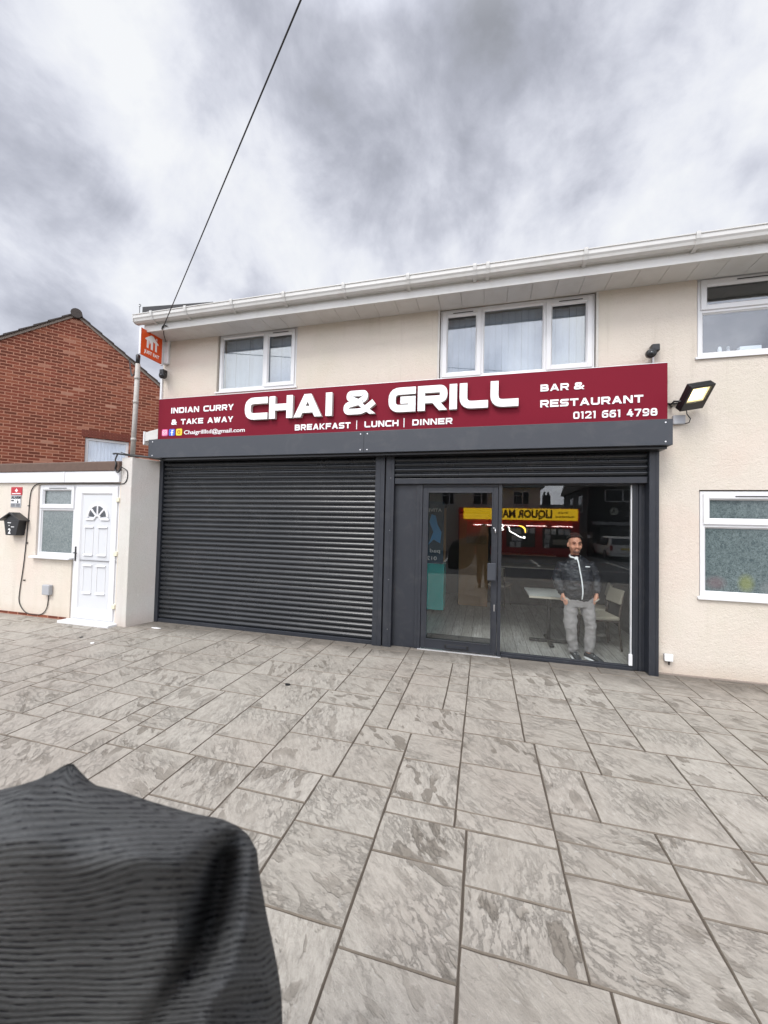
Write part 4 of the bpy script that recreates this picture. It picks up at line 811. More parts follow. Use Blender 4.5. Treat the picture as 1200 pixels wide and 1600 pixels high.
for s in (-1, 1):   # stepped tile courses
    n = 14; L = HW + .25
    for i in range(n):
        a = L * i / n; b = L * (i + 1) / n + .03
        za, zb = ap + .02 - a * sl, ap + .02 - b * sl
        vs = [(s * a, -.07, za), (s * b, -.07, zb), (s * b, -.07, zb + .05), (s * a, -.07, za + .022), (s * a, 8, za), (s * b, 8, zb), (s * b, 8, zb + .05), (s * a, 8, za + .022)]
        mb.add(vs, [(0, 1, 2, 3), (7, 6, 5, 4), (3, 2, 6, 7), (0, 4, 5, 1), (1, 5, 6, 2), (0, 3, 7, 4)])
RF = mb.build('roof', 'tile', GH, local=True)
mb = MB()
for s in (-1, 1): mb.add([(0, -.03, ap + .02), (s * (HW + .1), -.03, ap + .02 - (HW + .1) * sl), (s * (HW + .1), -.03, ap - .05 - (HW + .1) * sl), (0, -.03, ap - .05), (0, 0, ap + .02), (s * (HW + .1), 0, ap + .02 - (HW + .1) * sl), (s * (HW + .1), 0, ap - .05 - (HW + .1) * sl), (0, 0, ap - .05)], [(0, 1, 2, 3), (7, 6, 5, 4), (0, 4, 5, 1), (3, 2, 6, 7)])
mb.build('verge_mortar', 'mortar', GH, local=True)
mb = MB(); n = 12
for k in range(14): mb.tube([(0, -.10 + k * .42, ap + .01), (0, .31 + k * .42, ap + .01)], .125 + .006 * (k % 2), 14)
mb.build('ridge_tile', 'tile', RF, smooth=False)
mb = MB(); frame(mb, wx0, wx1, wz0, wz1, .05, .11, .07); WN = mb.build('window', 'upvc', GH, .005, local=True); 
box('pane', 'glass2', WN, wx0 + .06, wx1 - .06, .085, .09, wz0 + .06, wz1 - .06, 0)
bm = MB(); x = wx0
while x < wx1: bm.quad((x, .13, wz0), (x + .04, .15, wz0), (x + .04, .15, wz1), (x, .13, wz1)); bm.quad((x + .04, .15, wz0), (x + .08, .13, wz0), (x + .08, .13, wz1), (x + .04, .15, wz1)); x += .08
bm.build('net_curtain', mat('net_curtain', (.55, .58, .66), .9), WN)
mb = MB(); x = wx0 - .08
while x < wx1 + .08: mb.box(x, x + .068, -.006, .004, wz1 + .012, wz1 + .20); x += .078
mb.build('soldier_course', varied('soldier_brick', (.14, .035, .022), .9, .4, 9, .4, 90), GH, .002, local=True)
# twisted cable from gable to pipe cap
def gl(x, yl, z):
    a = GH.rotation_euler.z; return Vector((GH.location.x + x * math.cos(a) - yl * math.sin(a), GH.location.y + x * math.sin(a) + yl * math.cos(a), z))
a0 = gl(1.2, -.03, ap - 1.2 * sl); a1 = Vector((-5.565, 5.0, 4.33)); pts = []; pt2 = []
for k in range(61):
    t = k / 60; c = a0.lerp(a1, t) + Vector((0, 0, -.35 * math.sin(math.pi * t))); an = k * 1.1; o1 = Vector((.012 * math.cos(an), .012 * math.sin(an), .02 * math.sin(an))); pts.append(c + o1); pt2.append(c - o1)
tag(MB().tube(pts, .007, 5).tube(pt2, .007, 5).build('twisted_cable', 'gwire', smooth=True), 'thin twisted cable strung from the brick gable to the pale pipe', 'cable')
# overhead wire
def rayw(px, py): return (cr * (px - 600) + cf * 597.9 - cu * (py - 800)).normalized()
ow = Vector((-5.05, 4.985, 4.87)); far = Vector((1.1, -13.0, 8.3)); nn = (ow - CP).cross(rayw(470, 0))
far.x = (-(nn.y * far.y + nn.z * (far.z - 1.75))) / nn.x
ov = empty('overhead_wire', tuple(ow), 'single black overhead wire running up from the white eaves board', 'cable')
MB().tube([ow.lerp(far, k / 24) + Vector((0, 0, 0)) for k in range(25)], .0065, 6).build('wire', 'gwire', ov, smooth=True)
mb = MB(); mb.tube([ow + Vector((0, .02, 0)), ow, ow + Vector((-.02, -.01, -.03)), ow + Vector((-.05, .01, -.06))], .010, 6); mb.tube([ow + Vector((0, -.01, 0)), ow + Vector((.06, .0, -.03))], .009, 6); mb.build('eye_bracket', 'black', ov, smooth=True)
MB().tube(smooth_path([ow + Vector((0, -.01, -.01)), ow + Vector((-.06, .05, -.05)), (-5.22, 5.16, 4.80), (-5.36, 5.34, 4.80), (-5.41, 5.37, 4.84)]), .006, 6).build('drop_cable', 'gwire', ov, smooth=True)

# ------------------------------------------------------------------ people
def remesh(o, vox, smooth_it=4):
    r = o.modifiers.new('r', 'REMESH'); r.mode = 'VOXEL'; r.voxel_size = vox; s = o.modifiers.new('s', 'SMOOTH'); s.iterations = smooth_it; s.factor = .6
    return bakeobj(o)
def displace(o, strength, scale, seed=0, stretch=(1, 1, 1)):
    from mathutils import noise as N
    me = o.data; me.update(); nr = [v.normal.copy() for v in me.vertices]
    for v, n in zip(me.vertices, nr):
        p = Vector((v.co.x * stretch[0], v.co.y * stretch[1], v.co.z * stretch[2])) * scale + Vector((seed * 7.1, seed * 3.3, 0)); v.co += n * strength * N.fractal(p, .6, 2.0, 3)
def head(mb, c, yaw=0, s=1.0):
    """skull, jaw, nose, ears, neck stub - facing -Y before yaw"""
    q = MB(); c0 = Vector(c)
    q.ell((0, .008, .045), (.075, .095, .088), 18, 12); q.ell((0, -.012, -.03), (.062, .078, .082), 16, 10); q.ell((0, -.05, -.088), (.034, .034, .03), 12, 8)
    q.tube([(0, -.082, .03), (0, -.102, -.005), (0, -.113, -.026), (0, -.098, -.035)], [.008, .012, .016, .010], 8)
    for sx in (-1, 1): q.ell((sx * .018, -.096, -.026), (.010, .012, .008), 8, 6); q.ell((sx * .079, .012, .0), (.010, .018, .032), 10, 8); q.ell((sx * .045, -.062, -.022), (.022, .020, .022), 8, 6); q.ell((sx * .03, -.083, .034), (.022, .010, .008), 8, 6)
    q.ell((0, -.092, -.058), (.026, .012, .007), 10, 6); q.ell((0, -.090, -.070), (.022, .012, .007), 10, 6)
    rot = Matrix.Rotation(yaw, 3, 'Z'); q.v = [tuple(c0 + rot @ (Vector(p) * s)) for p in q.v]; mb.add(q.v, q.f)
def hand(mb, wrist, d, side, palmn, curl=.5):
    """palm + 4 unequal bent fingers + thumb; d = direction along the fingers"""
    w_ = Vector(wrist); d = Vector(d).normalized(); pn = Vector(palmn).normalized(); sd_ = d.cross(pn).normalized() * side
    mb.tube([w_, w_ + d * .04, w_ + d * .085], [(.024, .016), (.036, .017), (.038, .013)], 10)
    for i, L in enumerate((.066, .074, .069, .054)):
        b = w_ + d * .082 + sd_ * (-.027 + i * .018); p1 = b + d * L * .45 + pn * L * .12 * curl; dd = (d + pn * curl * 1.2).normalized(); p2 = p1 + dd * L * .32; d3 = (d * (1 - curl) + pn * 1.3 * curl).normalized(); p3 = p2 + d3 * L * .26
        mb.tube([b - d * .012, b, p1, p2, p3], [.0095, .0095, .009, .008, .0065], 8)
    b = w_ + d * .025 - sd_ * .030; mb.tube([w_ + d * .012 - sd_ * .015, b, b + d * .028 - sd_ * .018 + pn * .008, b + d * .055 - sd_ * .018 + pn * .016], [.014, .0125, .0105, .008], 8)

# man leaning inside the window; local coordinates = world
mx0 = 1.205; my = 5.66
man_ = empty('person', (1.25, my, 0), 'man in black zip jacket and grey sweatpants, hands in pockets, inside the shop window', 'person')
hy_ = my + .01
neck = Vector((1.195, my + .01, 1.36)); hd = Vector((1.19, my - .015, 1.515))
sL, sR = Vector((1.055, my, 1.265)), Vector((1.375, my + .02, 1.275)); eL, eR = Vector((.975, my + .06, 1.04)), Vector((1.475, my + .07, 1.06)); wL, wR = Vector((1.04, my - .06, .855)), Vector((1.455, my - .03, .875))
hpL, hpR = Vector((1.15, my, .80)), Vector((1.34, my, .80)); kL, kR = Vector((1.145, my - .03, .445)), Vector((1.385, my - .03, .45)); aL, aR = Vector((1.195, my + .02, .075)), Vector((1.375, my - .0, .09))
mb = MB(); head(mb, hd, R(4), 1.08); mb.tube([hd + Vector((0, .02, -.05)), neck, neck + Vector((0, 0, -.06))], [.05, .052, .07], 12)
mb.tube([(1.235, my, .76), (1.235, my, .9), (1.22, my, 1.15), (1.205, my, 1.27), neck], [(.10, .05), (.12, .06), (.12, .06), (.09, .045), (.055, .055)], 16)
for s_, e_, w__ in ((sL, eL, wL), (sR, eR, wR)): mb.tube([s_.lerp(e_, .12), s_.lerp(e_, .5), e_, e_.lerp(w__, .5), w__], [.03, .032, .03, .028, .026], 10)
for h_, k_, a_ in ((hpL, kL, aL), (hpR, kR, aR)): mb.tube([h_, h_.lerp(k_, .5), k_, k_.lerp(a_, .4), a_], [.06, .05, .04, .04, .034], 12)
hand(mb, wL, (.35, -.15, -.93), 1, (.3, .9, 0), .3); hand(mb, wR, (-.35, -.15, -.93), -1, (-.3, .9, 0), .3)
bd = mb.build('body', 'skin', man_); remesh(bd, .0085, 3)
# clothing
mb = MB(); mb.tube([(1.235, my, .80), (1.235, my - .01, .86), (1.23, my - .02, .95), (1.22, my - .015, 1.10), (1.21, my, 1.22), (1.205, my, 1.30), (1.198, my + .01, 1.355)], [(.165, .115), (.192, .145), (.19, .150), (.188, .138), (.19, .122), (.150, .10), (.075, .075)], 20)
for s_, e_, w__ in ((sL, eL, wL), (sR, eR, wR)): mb.tube([s_ + Vector((0, 0, .005)), s_.lerp(e_, .5), e_, e_.lerp(w__, .6), e_.lerp(w__, .9)], [.072, .072, .068, .06, .046], 12)
jk = mb.build('jacket', 'jacket', man_); remesh(jk, .011, 3); displace(jk, .012, 7, 1, (1, 1, 2.0)); displace(jk, .005, 26, 5, (1, 1, 2))
mb = MB()
mb.tube([(1.235, my - .0, .79), (1.235, my - .005, .835)], [(.168, .120), (.185, .136)], 20)
for e_, w__ in ((eL, wL), (eR, wR)): mb.tube([e_.lerp(w__, .82), e_.lerp(w__, .97)], [.048, .04], 12)
mb.tube([(1.198, my + .012, 1.33), (1.196, my + .014, 1.385)], [(.085, .08), (.066, .064)], 16)
mb.build('jacket_ribbing', 'rib', man_, smooth=True)
fz = MB(); zp = [(1.20, my - .098, 1.345), (1.212, my - .128, 1.28), (1.225, my - .150, 1.18), (1.24, my - .166, 1.08), (1.25, my - .176, .98), (1.253, my - .176, .90), (1.25, my - .152, .82)]
fz.tube([Vector(p) + Vector((0, -.012, 0)) for p in smooth_path(zp, 4)], [(.009, .006)] * 25, 8); fz.build('zip', 'white', man_, smooth=True)
mb = MB(); mb.tube([(1.196 + .062 * math.cos(a), my + .012 + .062 * math.sin(a) - .01, 1.365 + .02 * math.sin(a)) for a in [k * math.pi / 8 for k in range(17)]], .014, 8); mb.ell((1.20, my - .072, 1.325), (.03, .02, .045), 10, 8); mb.build('shirt_collar', 'white', man_, smooth=True)
box('chest_logo', 'white', man_, 1.29, 1.345, my - .155, my - .146, 1.238, 1.250, .002)
mb = MB(); mb.tube([(1.24, my, .86), (1.24, my, .78), (1.24, my, .70)], [(.165, .12), (.178, .125), (.16, .11)], 18)
for h_, k_, a_ in ((hpL, kL, aL), (hpR, kR, aR)): mb.tube([h_ + Vector((0, 0, .02)), h_.lerp(k_, .45), k_, k_.lerp(a_, .5), k_.lerp(a_, .88), a_ + Vector((0, 0, .015))], [.096, .088, .074, .068, .062, .047], 14)
tr_ = mb.build('trousers', 'trouser', man_); remesh(tr_, .010, 3); displace(tr_, .012, 5, 2, (1.3, 1, 1.0)); displace(tr_, .007, 9, 3, (1.2, 1, 2.2))
mb = MB()
for x0_, x1_, z0_, z1_ in ((1.045, 1.11, .825, .79), (1.46, 1.405, .835, .79)): mb.tube([(x0_, my - .135, z0_), (x1_, my - .145, z1_)], .007, 6)
mb.build('pocket_trim', 'beige', man_, smooth=True)
for a_, dx in ((aL, .02), (aR, .10)):
    d = Vector((dx, -.17, 0)).normalized(); h0 = Vector((a_.x, a_.y + .03, 0)); q = []
    for t, wd, hh in ((-.05, .028, .055), (0, .038, .085), (.06, .042, .085), (.12, .046, .065), (.18, .046, .048), (.22, .035, .035), (.235, .012, .02)): q.append((h0 + d * t, wd, hh))
    sd2 = Vector((d.y, -d.x, 0)); rings = [[c + sd2 * w2 * math.cos(2 * math.pi * k / 12) + Vector((0, 0, .022 + hh * .5 + hh * .5 * math.sin(2 * math.pi * k / 12))) for k in range(12)] for c, w2, hh in q]
    shoe = MB().loft(rings).build('shoe', 'shoe', man_, smooth=True)
    rings = [[c + sd2 * (w2 + .007) * math.cos(2 * math.pi * k / 12) + Vector((0, 0, .016 + .016 * math.sin(2 * math.pi * k / 12))) for k in range(12)] for c, w2, hh in q]
    MB().loft(rings).build('sole', 'white', shoe, smooth=True)
    mb = MB()
    for t in (.06, .09, .12): mb.tube([h0 + d * t + sd2 * -.025 + Vector((0, 0, .108 - t * .22)), h0 + d * t + sd2 * .025 + Vector((0, 0, .108 - t * .22))], .004, 5)
    mb.build('laces', 'white', shoe)
def hair(parent, c, s, yaw, m='hair'):
    mb = MB(); rot = Matrix.Rotation(yaw, 3, 'Z'); rings = []
    for j in range(8):
        t = j / 7 * 1.38; rr = []
        for k in range(22):
            a = 2 * math.pi * k / 22; fr_ = -math.sin(a)   # 1 = front
            tt = t * (1.0 - .27 * max(0, fr_)) ; p = Vector((.090 * math.sin(tt) * math.cos(a) * 1.02, .110 * math.sin(tt) * math.sin(a) + .010, .046 + .108 * math.cos(tt))); rr.append(Vector(c) + rot @ (p * s))
        rings.append(rr)
    o = mb.loft(rings).build('hair', m, parent, smooth=True); displace(o, .016, 45, 4); return o
hair(man_, hd, 1.08, R(4))
mb = MB(); rot = Matrix.Rotation(R(4), 3, 'Z')
for sx in (-1, 1):
    mb.tube([hd + rot @ (Vector((sx * .014, -.098, .038)) * 1.08), hd + rot @ (Vector((sx * .034, -.096, .043)) * 1.08), hd + rot @ (Vector((sx * .052, -.078, .036)) * 1.08)], [.003, .005, .003], 6)
mb.tube([hd + rot @ (Vector((a, -.106 + abs(a) * .35, -.046 - abs(a) * .35)) * .93) for a in (-.03, -.015, 0, .015, .03)], .0055, 6)
mb.build('eyebrows_and_moustache', 'hair', man_, smooth=True)
mb = MB()
for sx in (-1, 1): c = hd + rot @ (Vector((sx * .031, -.088, .019)) * 1.08); mb.ell(c, (.012, .008, .006), 8, 6)
mb.build('eyes', 'black', man_, smooth=True)
mb = MB(); c = hd + rot @ (Vector((0, -.072, -.075)) * 1.08); mb.ell(c, (.044, .03, .03), 12, 8); mb.build('stubble', varied('stubble', (.16, .09, .07), .8, .3, 60), man_, smooth=True)

# the photographer (seen mirrored in the glass); the raised elbow fills the lower left of the picture
ph = empty('person', (.02, -.42, 0), 'photographer in dark ribbed knit top, elbow in the lower left foreground', 'person')
py = -.42
mb = MB(); hd2 = Vector((.0, py, 1.66)); q = MB(); head(q, (0, 0, 0), R(180)); mb.add([tuple(Vector(p) + hd2) for p in q.v], q.f)
mb.tube([hd2 + Vector((0, -.02, -.05)), (0, py - .02, 1.5), (0, py - .02, 1.42)], [.05, .055, .08], 12)
mb.tube([(0, py, .90), (0, py, 1.1), (0, py - .01, 1.3), (0, py - .02, 1.43)], [(.15, .10), (.14, .10), (.17, .11), (.10, .08)], 16)
for s_ in (-1, 1):
    mb.tube([(s_ * .19, py - .01, 1.40), (s_ * .26, py + .14, 1.24), (s_ * .24, py + .20, 1.22), (s_ * .10, py + .28, 1.50), (s_ * .07, py + .30, 1.60)], [.055, .048, .042, .034, .026], 10)
    hand(mb, (s_ * .07, py + .30, 1.60), (-.2 * s_, .25, 1), s_, (-s_, .1, 0), .5)
    mb.tube([(s_ * .09, py, .9), (s_ * .10, py, .5), (s_ * .10, py - .01, .09), (s_ * .10, py + .10, .04)], [.095, .06, .04, .03], 12)
b2 = mb.build('body', 'skin', ph); remesh(b2, .012, 3)
mb = MB(); mb.tube([(0, py, .82), (0, py, 1.1), (0, py - .01, 1.3), (0, py - .02, 1.42), (0, py - .02, 1.47)], [(.20, .15), (.19, .15), (.22, .145), (.15, .11), (.07, .07)], 18)
for s_ in (-1, 1): mb.tube([(s_ * .19, py - .01, 1.40), (s_ * .27, py + .12, 1.25), (s_ * .25, py + .19, 1.21), (s_ * .12, py + .27, 1.46)], [.085, .075, .065, .045], 12)
j2 = mb.build('jacket', 'paint_blk', ph); remesh(j2, .016, 2)
mb = MB(); mb.tube([(0, py, .95), (0, py, .80)], [(.17, .12), (.16, .12)], 16)
for s_ in (-1, 1): mb.tube([(s_ * .09, py, .86), (s_ * .10, py, .5), (s_ * .10, py, .12)], [.105, .08, .065], 12)
t2 = mb.build('trousers', 'paint_blk', ph); remesh(t2, .016, 2)
hair(ph, hd2, 1, R(180))
for s_ in (-1, 1): MB().ell((s_ * .10, py + .06, .05), (.05, .14, .05), 12, 8).build('shoe', 'shoe', ph, smooth=True)
# raised sleeve: rings down the picture, widths in camera units
rows = [(1193, 106, 114), (1199, 95, 120), (1206, 83, 126), (1218, 58, 138), (1227, 30, 150), (1235, -5, 186), (1252, -60, 236), (1271, -100, 302), (1279, -112, 346), (1290, -122, 371), (1304, -132, 388), (1329, -145, 402), (1367, -162, 406), (1433, -182, 418), (1504, -198, 433), (1550, -206, 440), (1600, -212, 442), (1700, -215, 443), (1850, -200, 436)]
NS = 72; D0 = .50; mb = MB(); rings = []; uvs = []
import mathutils
rows2 = []
for i in range(len(rows) - 1):
    for k in range(5):
        t = k / 5; p0 = rows[max(i - 1, 0)]; p1 = rows[i]; p2 = rows[i + 1]; p3 = rows[min(i + 2, len(rows) - 1)]
        rows2.append(tuple(p1[j] + (p2[j] - p1[j]) * t for j in range(3)))
rows2.append(rows[-1])
for i, (yy, xl, xr) in enumerate(rows2):
    cxp = (xl + xr) / 2; hw = (xr - xl) / 2; ring = []; f = i / (len(rows2) - 1); rd_ = hw / 598 * D0 * .62
    for k in range(NS):
        a = 2 * math.pi * k / NS; ca, sa = math.cos(a), math.sin(a)
        e = 2.4; x = cxp + hw * math.copysign(abs(ca) ** (2 / e), ca); dep = D0 + .02 - rd_ * math.copysign(abs(sa) ** (2 / e), sa)
        # lower part leans away, upper shoulder comes forward
        dep += .06 * (1 - min(1, (yy - 1190) / 120))
        if sa > 0:   # front: fold running from the upper right corner down to the left
            fx = 372 - (yy - 1310) * .40 + 14 * math.sin(yy * .018); g = math.exp(-((x - fx) / 26) ** 2) * max(0, min(1, (yy - 1296) / 45)); dep += .13 * g
            ff = math.exp(-((x - fx - 52) / 34) ** 2) * max(0, min(1, (yy - 1300) / 60)); dep -= .030 * ff
            fy = 1405 + (x - 30) * .16 + 14 * math.sin(x * .02); dep += (.10 * (1 / (1 + math.exp(-(yy - fy) / 24))) + .24 * (1 / (1 + math.exp(-(yy - fy - 80) / 60)))) * math.exp(-((x - 20) / 215) ** 4) - .0
            fy2 = 1560 + (x - 30) * .25; dep -= .03 * (1 / (1 + math.exp(-(yy - fy2) / 45))) * math.exp(-((x - 40) / 170) ** 4)
            dep -= .055 * math.exp(-((x - 235) / 110) ** 2 - ((yy - 1350) / 55) ** 2) + .03 * math.exp(-((x - 60) / 70) ** 2 - ((yy - 1330) / 45) ** 2); dep += .016 * mathutils.noise.noise(Vector((x * .010, yy * .016, 3.1))) + .007 * mathutils.noise.noise(Vector((x * .03, yy * .05, 8.1))) + .003 * math.sin(yy * .09 + x * .012)
        X = (x - 600) / 597.9 * dep; Z = -(yy - 800) / 597.9 * dep; p = CP + cr * X + cu * Z + cf * dep; ring.append(p)
        uvs.append((k / NS * 2.2, (yy - 1190) / 660 + .00012 * (x - 200)))
    rings.append(ring)
mb.loft(rings); sl_ = mb.build('sleeve', 'knit', ph, smooth=True, label='dark grey ribbed knit sleeve bulging into the foreground')
uvl = sl_.data.uv_layers.new(name='UVMap')
for pl in sl_.data.polygons:
    ks = [sl_.data.loops[li].vertex_index for li in pl.loop_indices]; wrap = len(ks) == 4 and max(k % NS for k in ks) - min(k % NS for k in ks) > 5
    for li in pl.loop_indices:
        vi = sl_.data.loops[li].vertex_index; u_, v_ = uvs[vi]
        if wrap and vi % NS == 0: u_ += 2.2
        uvl.data[li].uv = (u_, v_)
ss = sl_.modifiers.new('s', 'SUBSURF'); ss.levels = 1; ss.render_levels = 1

# ------------------------------------------------------------------ furniture and stock inside the shop
tb = empty('table', (.95, 6.32, 0), 'pale square cafe table on a black base inside the window', 'table')
box('tabletop', varied('laminate', (.55, .56, .54), .3, .08), tb, .66, 1.30, 5.93, 6.72, .725, .75, .004)
mb = MB(); mb.box(.65, 1.31, 5.922, 5.93, .722, .752); mb.build('edge_strip', 'beige', tb, .002)
MB().tube([(.98, 6.32, .03), (.98, 6.32, .72)], .03, 14).build('column', 'black', tb, smooth=True)
mb = MB(); mb.box(.70, 1.27, 6.29, 6.35, .012, .045); mb.box(.95, 1.01, 6.02, 6.62, .013, .046); mb.build('foot', 'black', tb, .006)
def chair(x, y, rz, label):
    e = empty('chair', (x, y, 0), label, 'chair', 'beige padded chairs beside the cafe table', rz)
    MB().box(-.21, .21, -.21, .21, .43, .485).build('seat', 'beige', e, .02, local=True)
    MB().add([(-.2, .20, .66), (.2, .20, .66), (.2, .235, .66), (-.2, .235, .66), (-.2, .25, .86), (.2, .25, .86), (.2, .285, .86), (-.2, .285, .86)], [(3, 2, 1, 0), (4, 5, 6, 7), (0, 1, 5, 4), (1, 2, 6, 5), (2, 3, 7, 6), (3, 0, 4, 7)]).build('backrest', 'beige', e, .012, local=True)
    for sx in (-1, 1):
        MB().tube([(sx * .18, -.18, .43), (sx * .20, -.20, 0)], .015, 8).build('leg', 'chairleg', e, smooth=True, local=True)
        MB().tube([(sx * .185, .27, .84), (sx * .185, .20, .45), (sx * .20, .24, 0)], .015, 8).build('leg', 'chairleg', e, smooth=True, local=True)
    MB().box(-.19, .19, -.19, .19, .405, .43).build('seat_frame', 'chairleg', e, local=True)
    return e
c1 = chair(1.66, 6.35, R(-80), 'beige padded chair beside the man, seat towards him')
def copy_tree(o, parent=None):
    c = o.copy(); COL.objects.link(c); c.parent = parent
    for ch in o.children: copy_tree(ch, c)
    return c
c2 = copy_tree(c1); c2.location = (1.72, 6.95, 0); c2.rotation_euler.z = R(-100); c2['label'] = 'beige padded chair behind the nearer one, its back against the side wall'
c3 = copy_tree(c1); c3.location = (.35, 8.9, 0); c3.rotation_euler.z = R(160); c3['label'] = 'dim beige chair at the back of the shop behind the table'
tag(box('door_mat', mat('mat', (.05, .05, .05), .95), None, -.85, .12, 5.74, 6.18, .0, .012, .004), 'dark grey door mat just inside the glass door', 'mat')
bn = empty('counter', (.5, 9.3, 0), 'low dark counter with pale top edges along the back wall', 'counter')
box('body', 'dark', bn, -.3, 2.3, 9.1, 9.85, 0, .82, .004); box('top', 'beige', bn, -.3, 2.3, 9.05, 9.85, .82, .85, .003); box('shelf', 'beige', bn, .2, 1.6, 9.4, 9.85, 1.08, 1.10, .002)
def carton(x0, x1, y0, y1, z1, label, rot=0):
    e = empty('carton', ((x0 + x1) / 2, y0, 0), label, 'box', 'tall cartons stored in the shop', rot); hw_ = (x1 - x0) / 2
    MB().box(-hw_, hw_, 0, y1 - y0, 0, z1).build('carton_body', 'card', e, .006, local=True); MB().box(-.03, .03, -.004, 0, .02, z1 - .02).build('tape', 'card', e, local=True)
    MB().box(-hw_ - .01, hw_ + .01, -.01, y1 - y0 + .01, z1, z1 + .05).build('black_wrap', 'dark', e, .01, local=True)
carton(-1.0, -.78, 8.3, 8.8, 2.1, 'narrow brown carton standing tall behind the teal banner', R(8)); carton(-.52, .10, 8.6, 9.2, 2.0, 'wide brown carton with a film window at the back of the shop')
pf = box('shrink_film', 'glass', None, -.36, .06, 8.56, 8.565, 1.35, 1.85, 0); tag(pf, 'clear plastic film hanging on the wide brown carton', 'plastic film')
bb = empty('display_banner', (-1.15, 7.6, 0), 'teal and navy display banner standing left inside the door', 'banner')
MB().box(-1.30, -.76, 7.55, 7.60, .75, 2.2).build('panel', 'navy', bb, .004); MB().box(-1.30, -.74, 7.54, 7.98, .08, .98).build('plinth', 'teal', bb, .006)
text('lettering', 'ATIVE', 'white', bb, -1.08, -.80, 2.0, .06, 7.545, .003, .02, mirror=True); text('lettering', '012', 'white', bb, -1.08, -.88, 1.05, .07, 7.545, .003, .02, mirror=True); text('lettering', 'pad', 'white', bb, -1.02, -.82, 1.20, .07, 7.545, .003, .02, mirror=True)
mb = MB(); mb.prism([(-1.05, 1.35), (-.95, 1.45), (-.82, 1.38), (-.8, 1.6), (-.88, 1.75), (-.92, 1.92), (-1.0, 1.95), (-1.04, 1.8), (-.96, 1.6)], 7.545, 7.55); mb.build('splash_print', mat('splash_blue', (.08, .4, .8), .4), bb)
nn_ = empty('neon_sign', (.45, 5.75, 1.6), 'small white and yellow neon squiggle hanging inside the window', 'neon sign')
MB().tube(smooth_path([(.335, 5.75, 1.74), (.355, 5.75, 1.72), (.36, 5.75, 1.68), (.43, 5.75, 1.64), (.50, 5.75, 1.60), (.57, 5.75, 1.585)]), .006, 6).tube([(.545, 5.75, 1.61), (.57, 5.75, 1.60)], .005, 6).build('white_tube', 'neonw', nn_, smooth=True)
MB().tube(smooth_path([(.48, 5.75, 1.76), (.53, 5.75, 1.745), (.565, 5.75, 1.71), (.57, 5.75, 1.66)]), [.004 + .008 * math.sin(k / 18 * math.pi) for k in range(19)], 6).build('yellow_tube', 'neony', nn_, smooth=True)
mb = MB(); mb.tube(smooth_path([(.245, 5.75, 1.78), (.27, 5.75, 1.75), (.25, 5.75, 1.72), (.275, 5.75, 1.70), (.25, 5.75, 1.69)]), .005, 6); mb.build('white_scroll', 'neonw', nn_, smooth=True)
MB().tube([(.45, 5.75, 1.76), (.45, 5.75, 2.72)], .002, 5).build('hanging_cord', 'black', nn_)

# ------------------------------------------------------------------ across the road (mirrored in the glass)
K = 1.134; OY = -16.1; gz = -.17
ox = lambda x: x * K
oz = lambda z: 1.75 + (z - 1.75) * K
SHP = empty('corner_shop', (2.2, OY, gz), 'dark red convenience shop with lit yellow sign across the road', 'shop')
mb = MB(); wx = [(ox(1.3), ox(2.0)), (ox(3.38), ox(4.85))]
mb.box(ox(-1.5), ox(5.25), OY - 6, OY, gz, oz(2.82)); mb.build('shop_front', 'shopred', SHP)
sgn = box('sign_panel', 'litsign', SHP, ox(-1.2), ox(5.13), OY + .02, OY + .22, oz(2.13), oz(2.79), .01)
cm = mat('sign_red_letter', (.16, .008, .008), .5)
text('lettering', 'LIQUOR MART', cm, SHP, ox(.45), ox(3.78), oz(2.27), (oz(2.70) - oz(2.27)), OY + .225, .02, .045, flip=True)
text('lettering', 'Wine &', cm, SHP, ox(4.1), ox(4.6), oz(2.52), .13, OY + .225, .02, .02, flip=True); text('lettering', 'Specialities', cm, SHP, ox(3.95), ox(4.95), oz(2.30), .12, OY + .225, .02, .02, flip=True)
for a, b in ((.9, 2.0), (2.4, 3.5), (3.8, 4.9), (-.6, .5)): box('light_tube', 'tube', SHP, ox(a), ox(b), OY + .03, OY + .07, oz(1.775), oz(1.81), 0)
for a, b in ((.2, 1.0), (1.3, 2.9), (3.3, 4.8)): sw = box('shop_window', 'carglass', SHP, ox(a), ox(b), OY + .005, OY + .012, oz(.55), oz(1.70), 0)
pr = random.Random(5); 
for (a, z) in ((3.42, 1.42), (3.75, 1.42), (4.15, 1.42), (4.48, 1.42), (1.55, 1.40), (1.85, 1.40), (2.25, 1.45), (2.6, 1.45), (1.6, 1.0), (1.9, 1.0), (1.5, .62), (1.85, .62), (3.4, .62), (3.4, .85), (3.45, 1.08), (.4, 1.4), (.7, 1.1)):
    box('poster', 'paper', SHP, ox(a), ox(a + .27), OY + .014, OY + .02, oz(z - .1), oz(z + .22), 0)
box('cold_cabinet', 'beige', SHP, ox(3.85), ox(4.75), OY + .014, OY + .03, oz(.75), oz(1.05), 0)
UH = empty('pale_house', (-2, OY - 1.3, 0), 'pale rendered house row with dark roof above the red shop', 'house')
Y2 = OY - 1.3
mb = MB(); mb.box(-12, 3.75, Y2 - 7, Y2, gz, 4.55); mb.build('wall', 'cladwhite', UH)
MB().add([(-12.2, Y2 + .35, 4.45), (4.0, Y2 + .35, 4.45), (4.0, Y2 - 3.5, 7), (-12.2, Y2 - 3.5, 7), (4.0, Y2 - 7.3, 4.45), (-12.2, Y2 - 7.3, 4.45)], [(0, 3, 2, 1), (3, 5, 4, 2), (0, 1, 4, 5), (1, 2, 4), (0, 5, 3)]).build('roof', varied('slate', (.03, .045, .05), .7), UH)
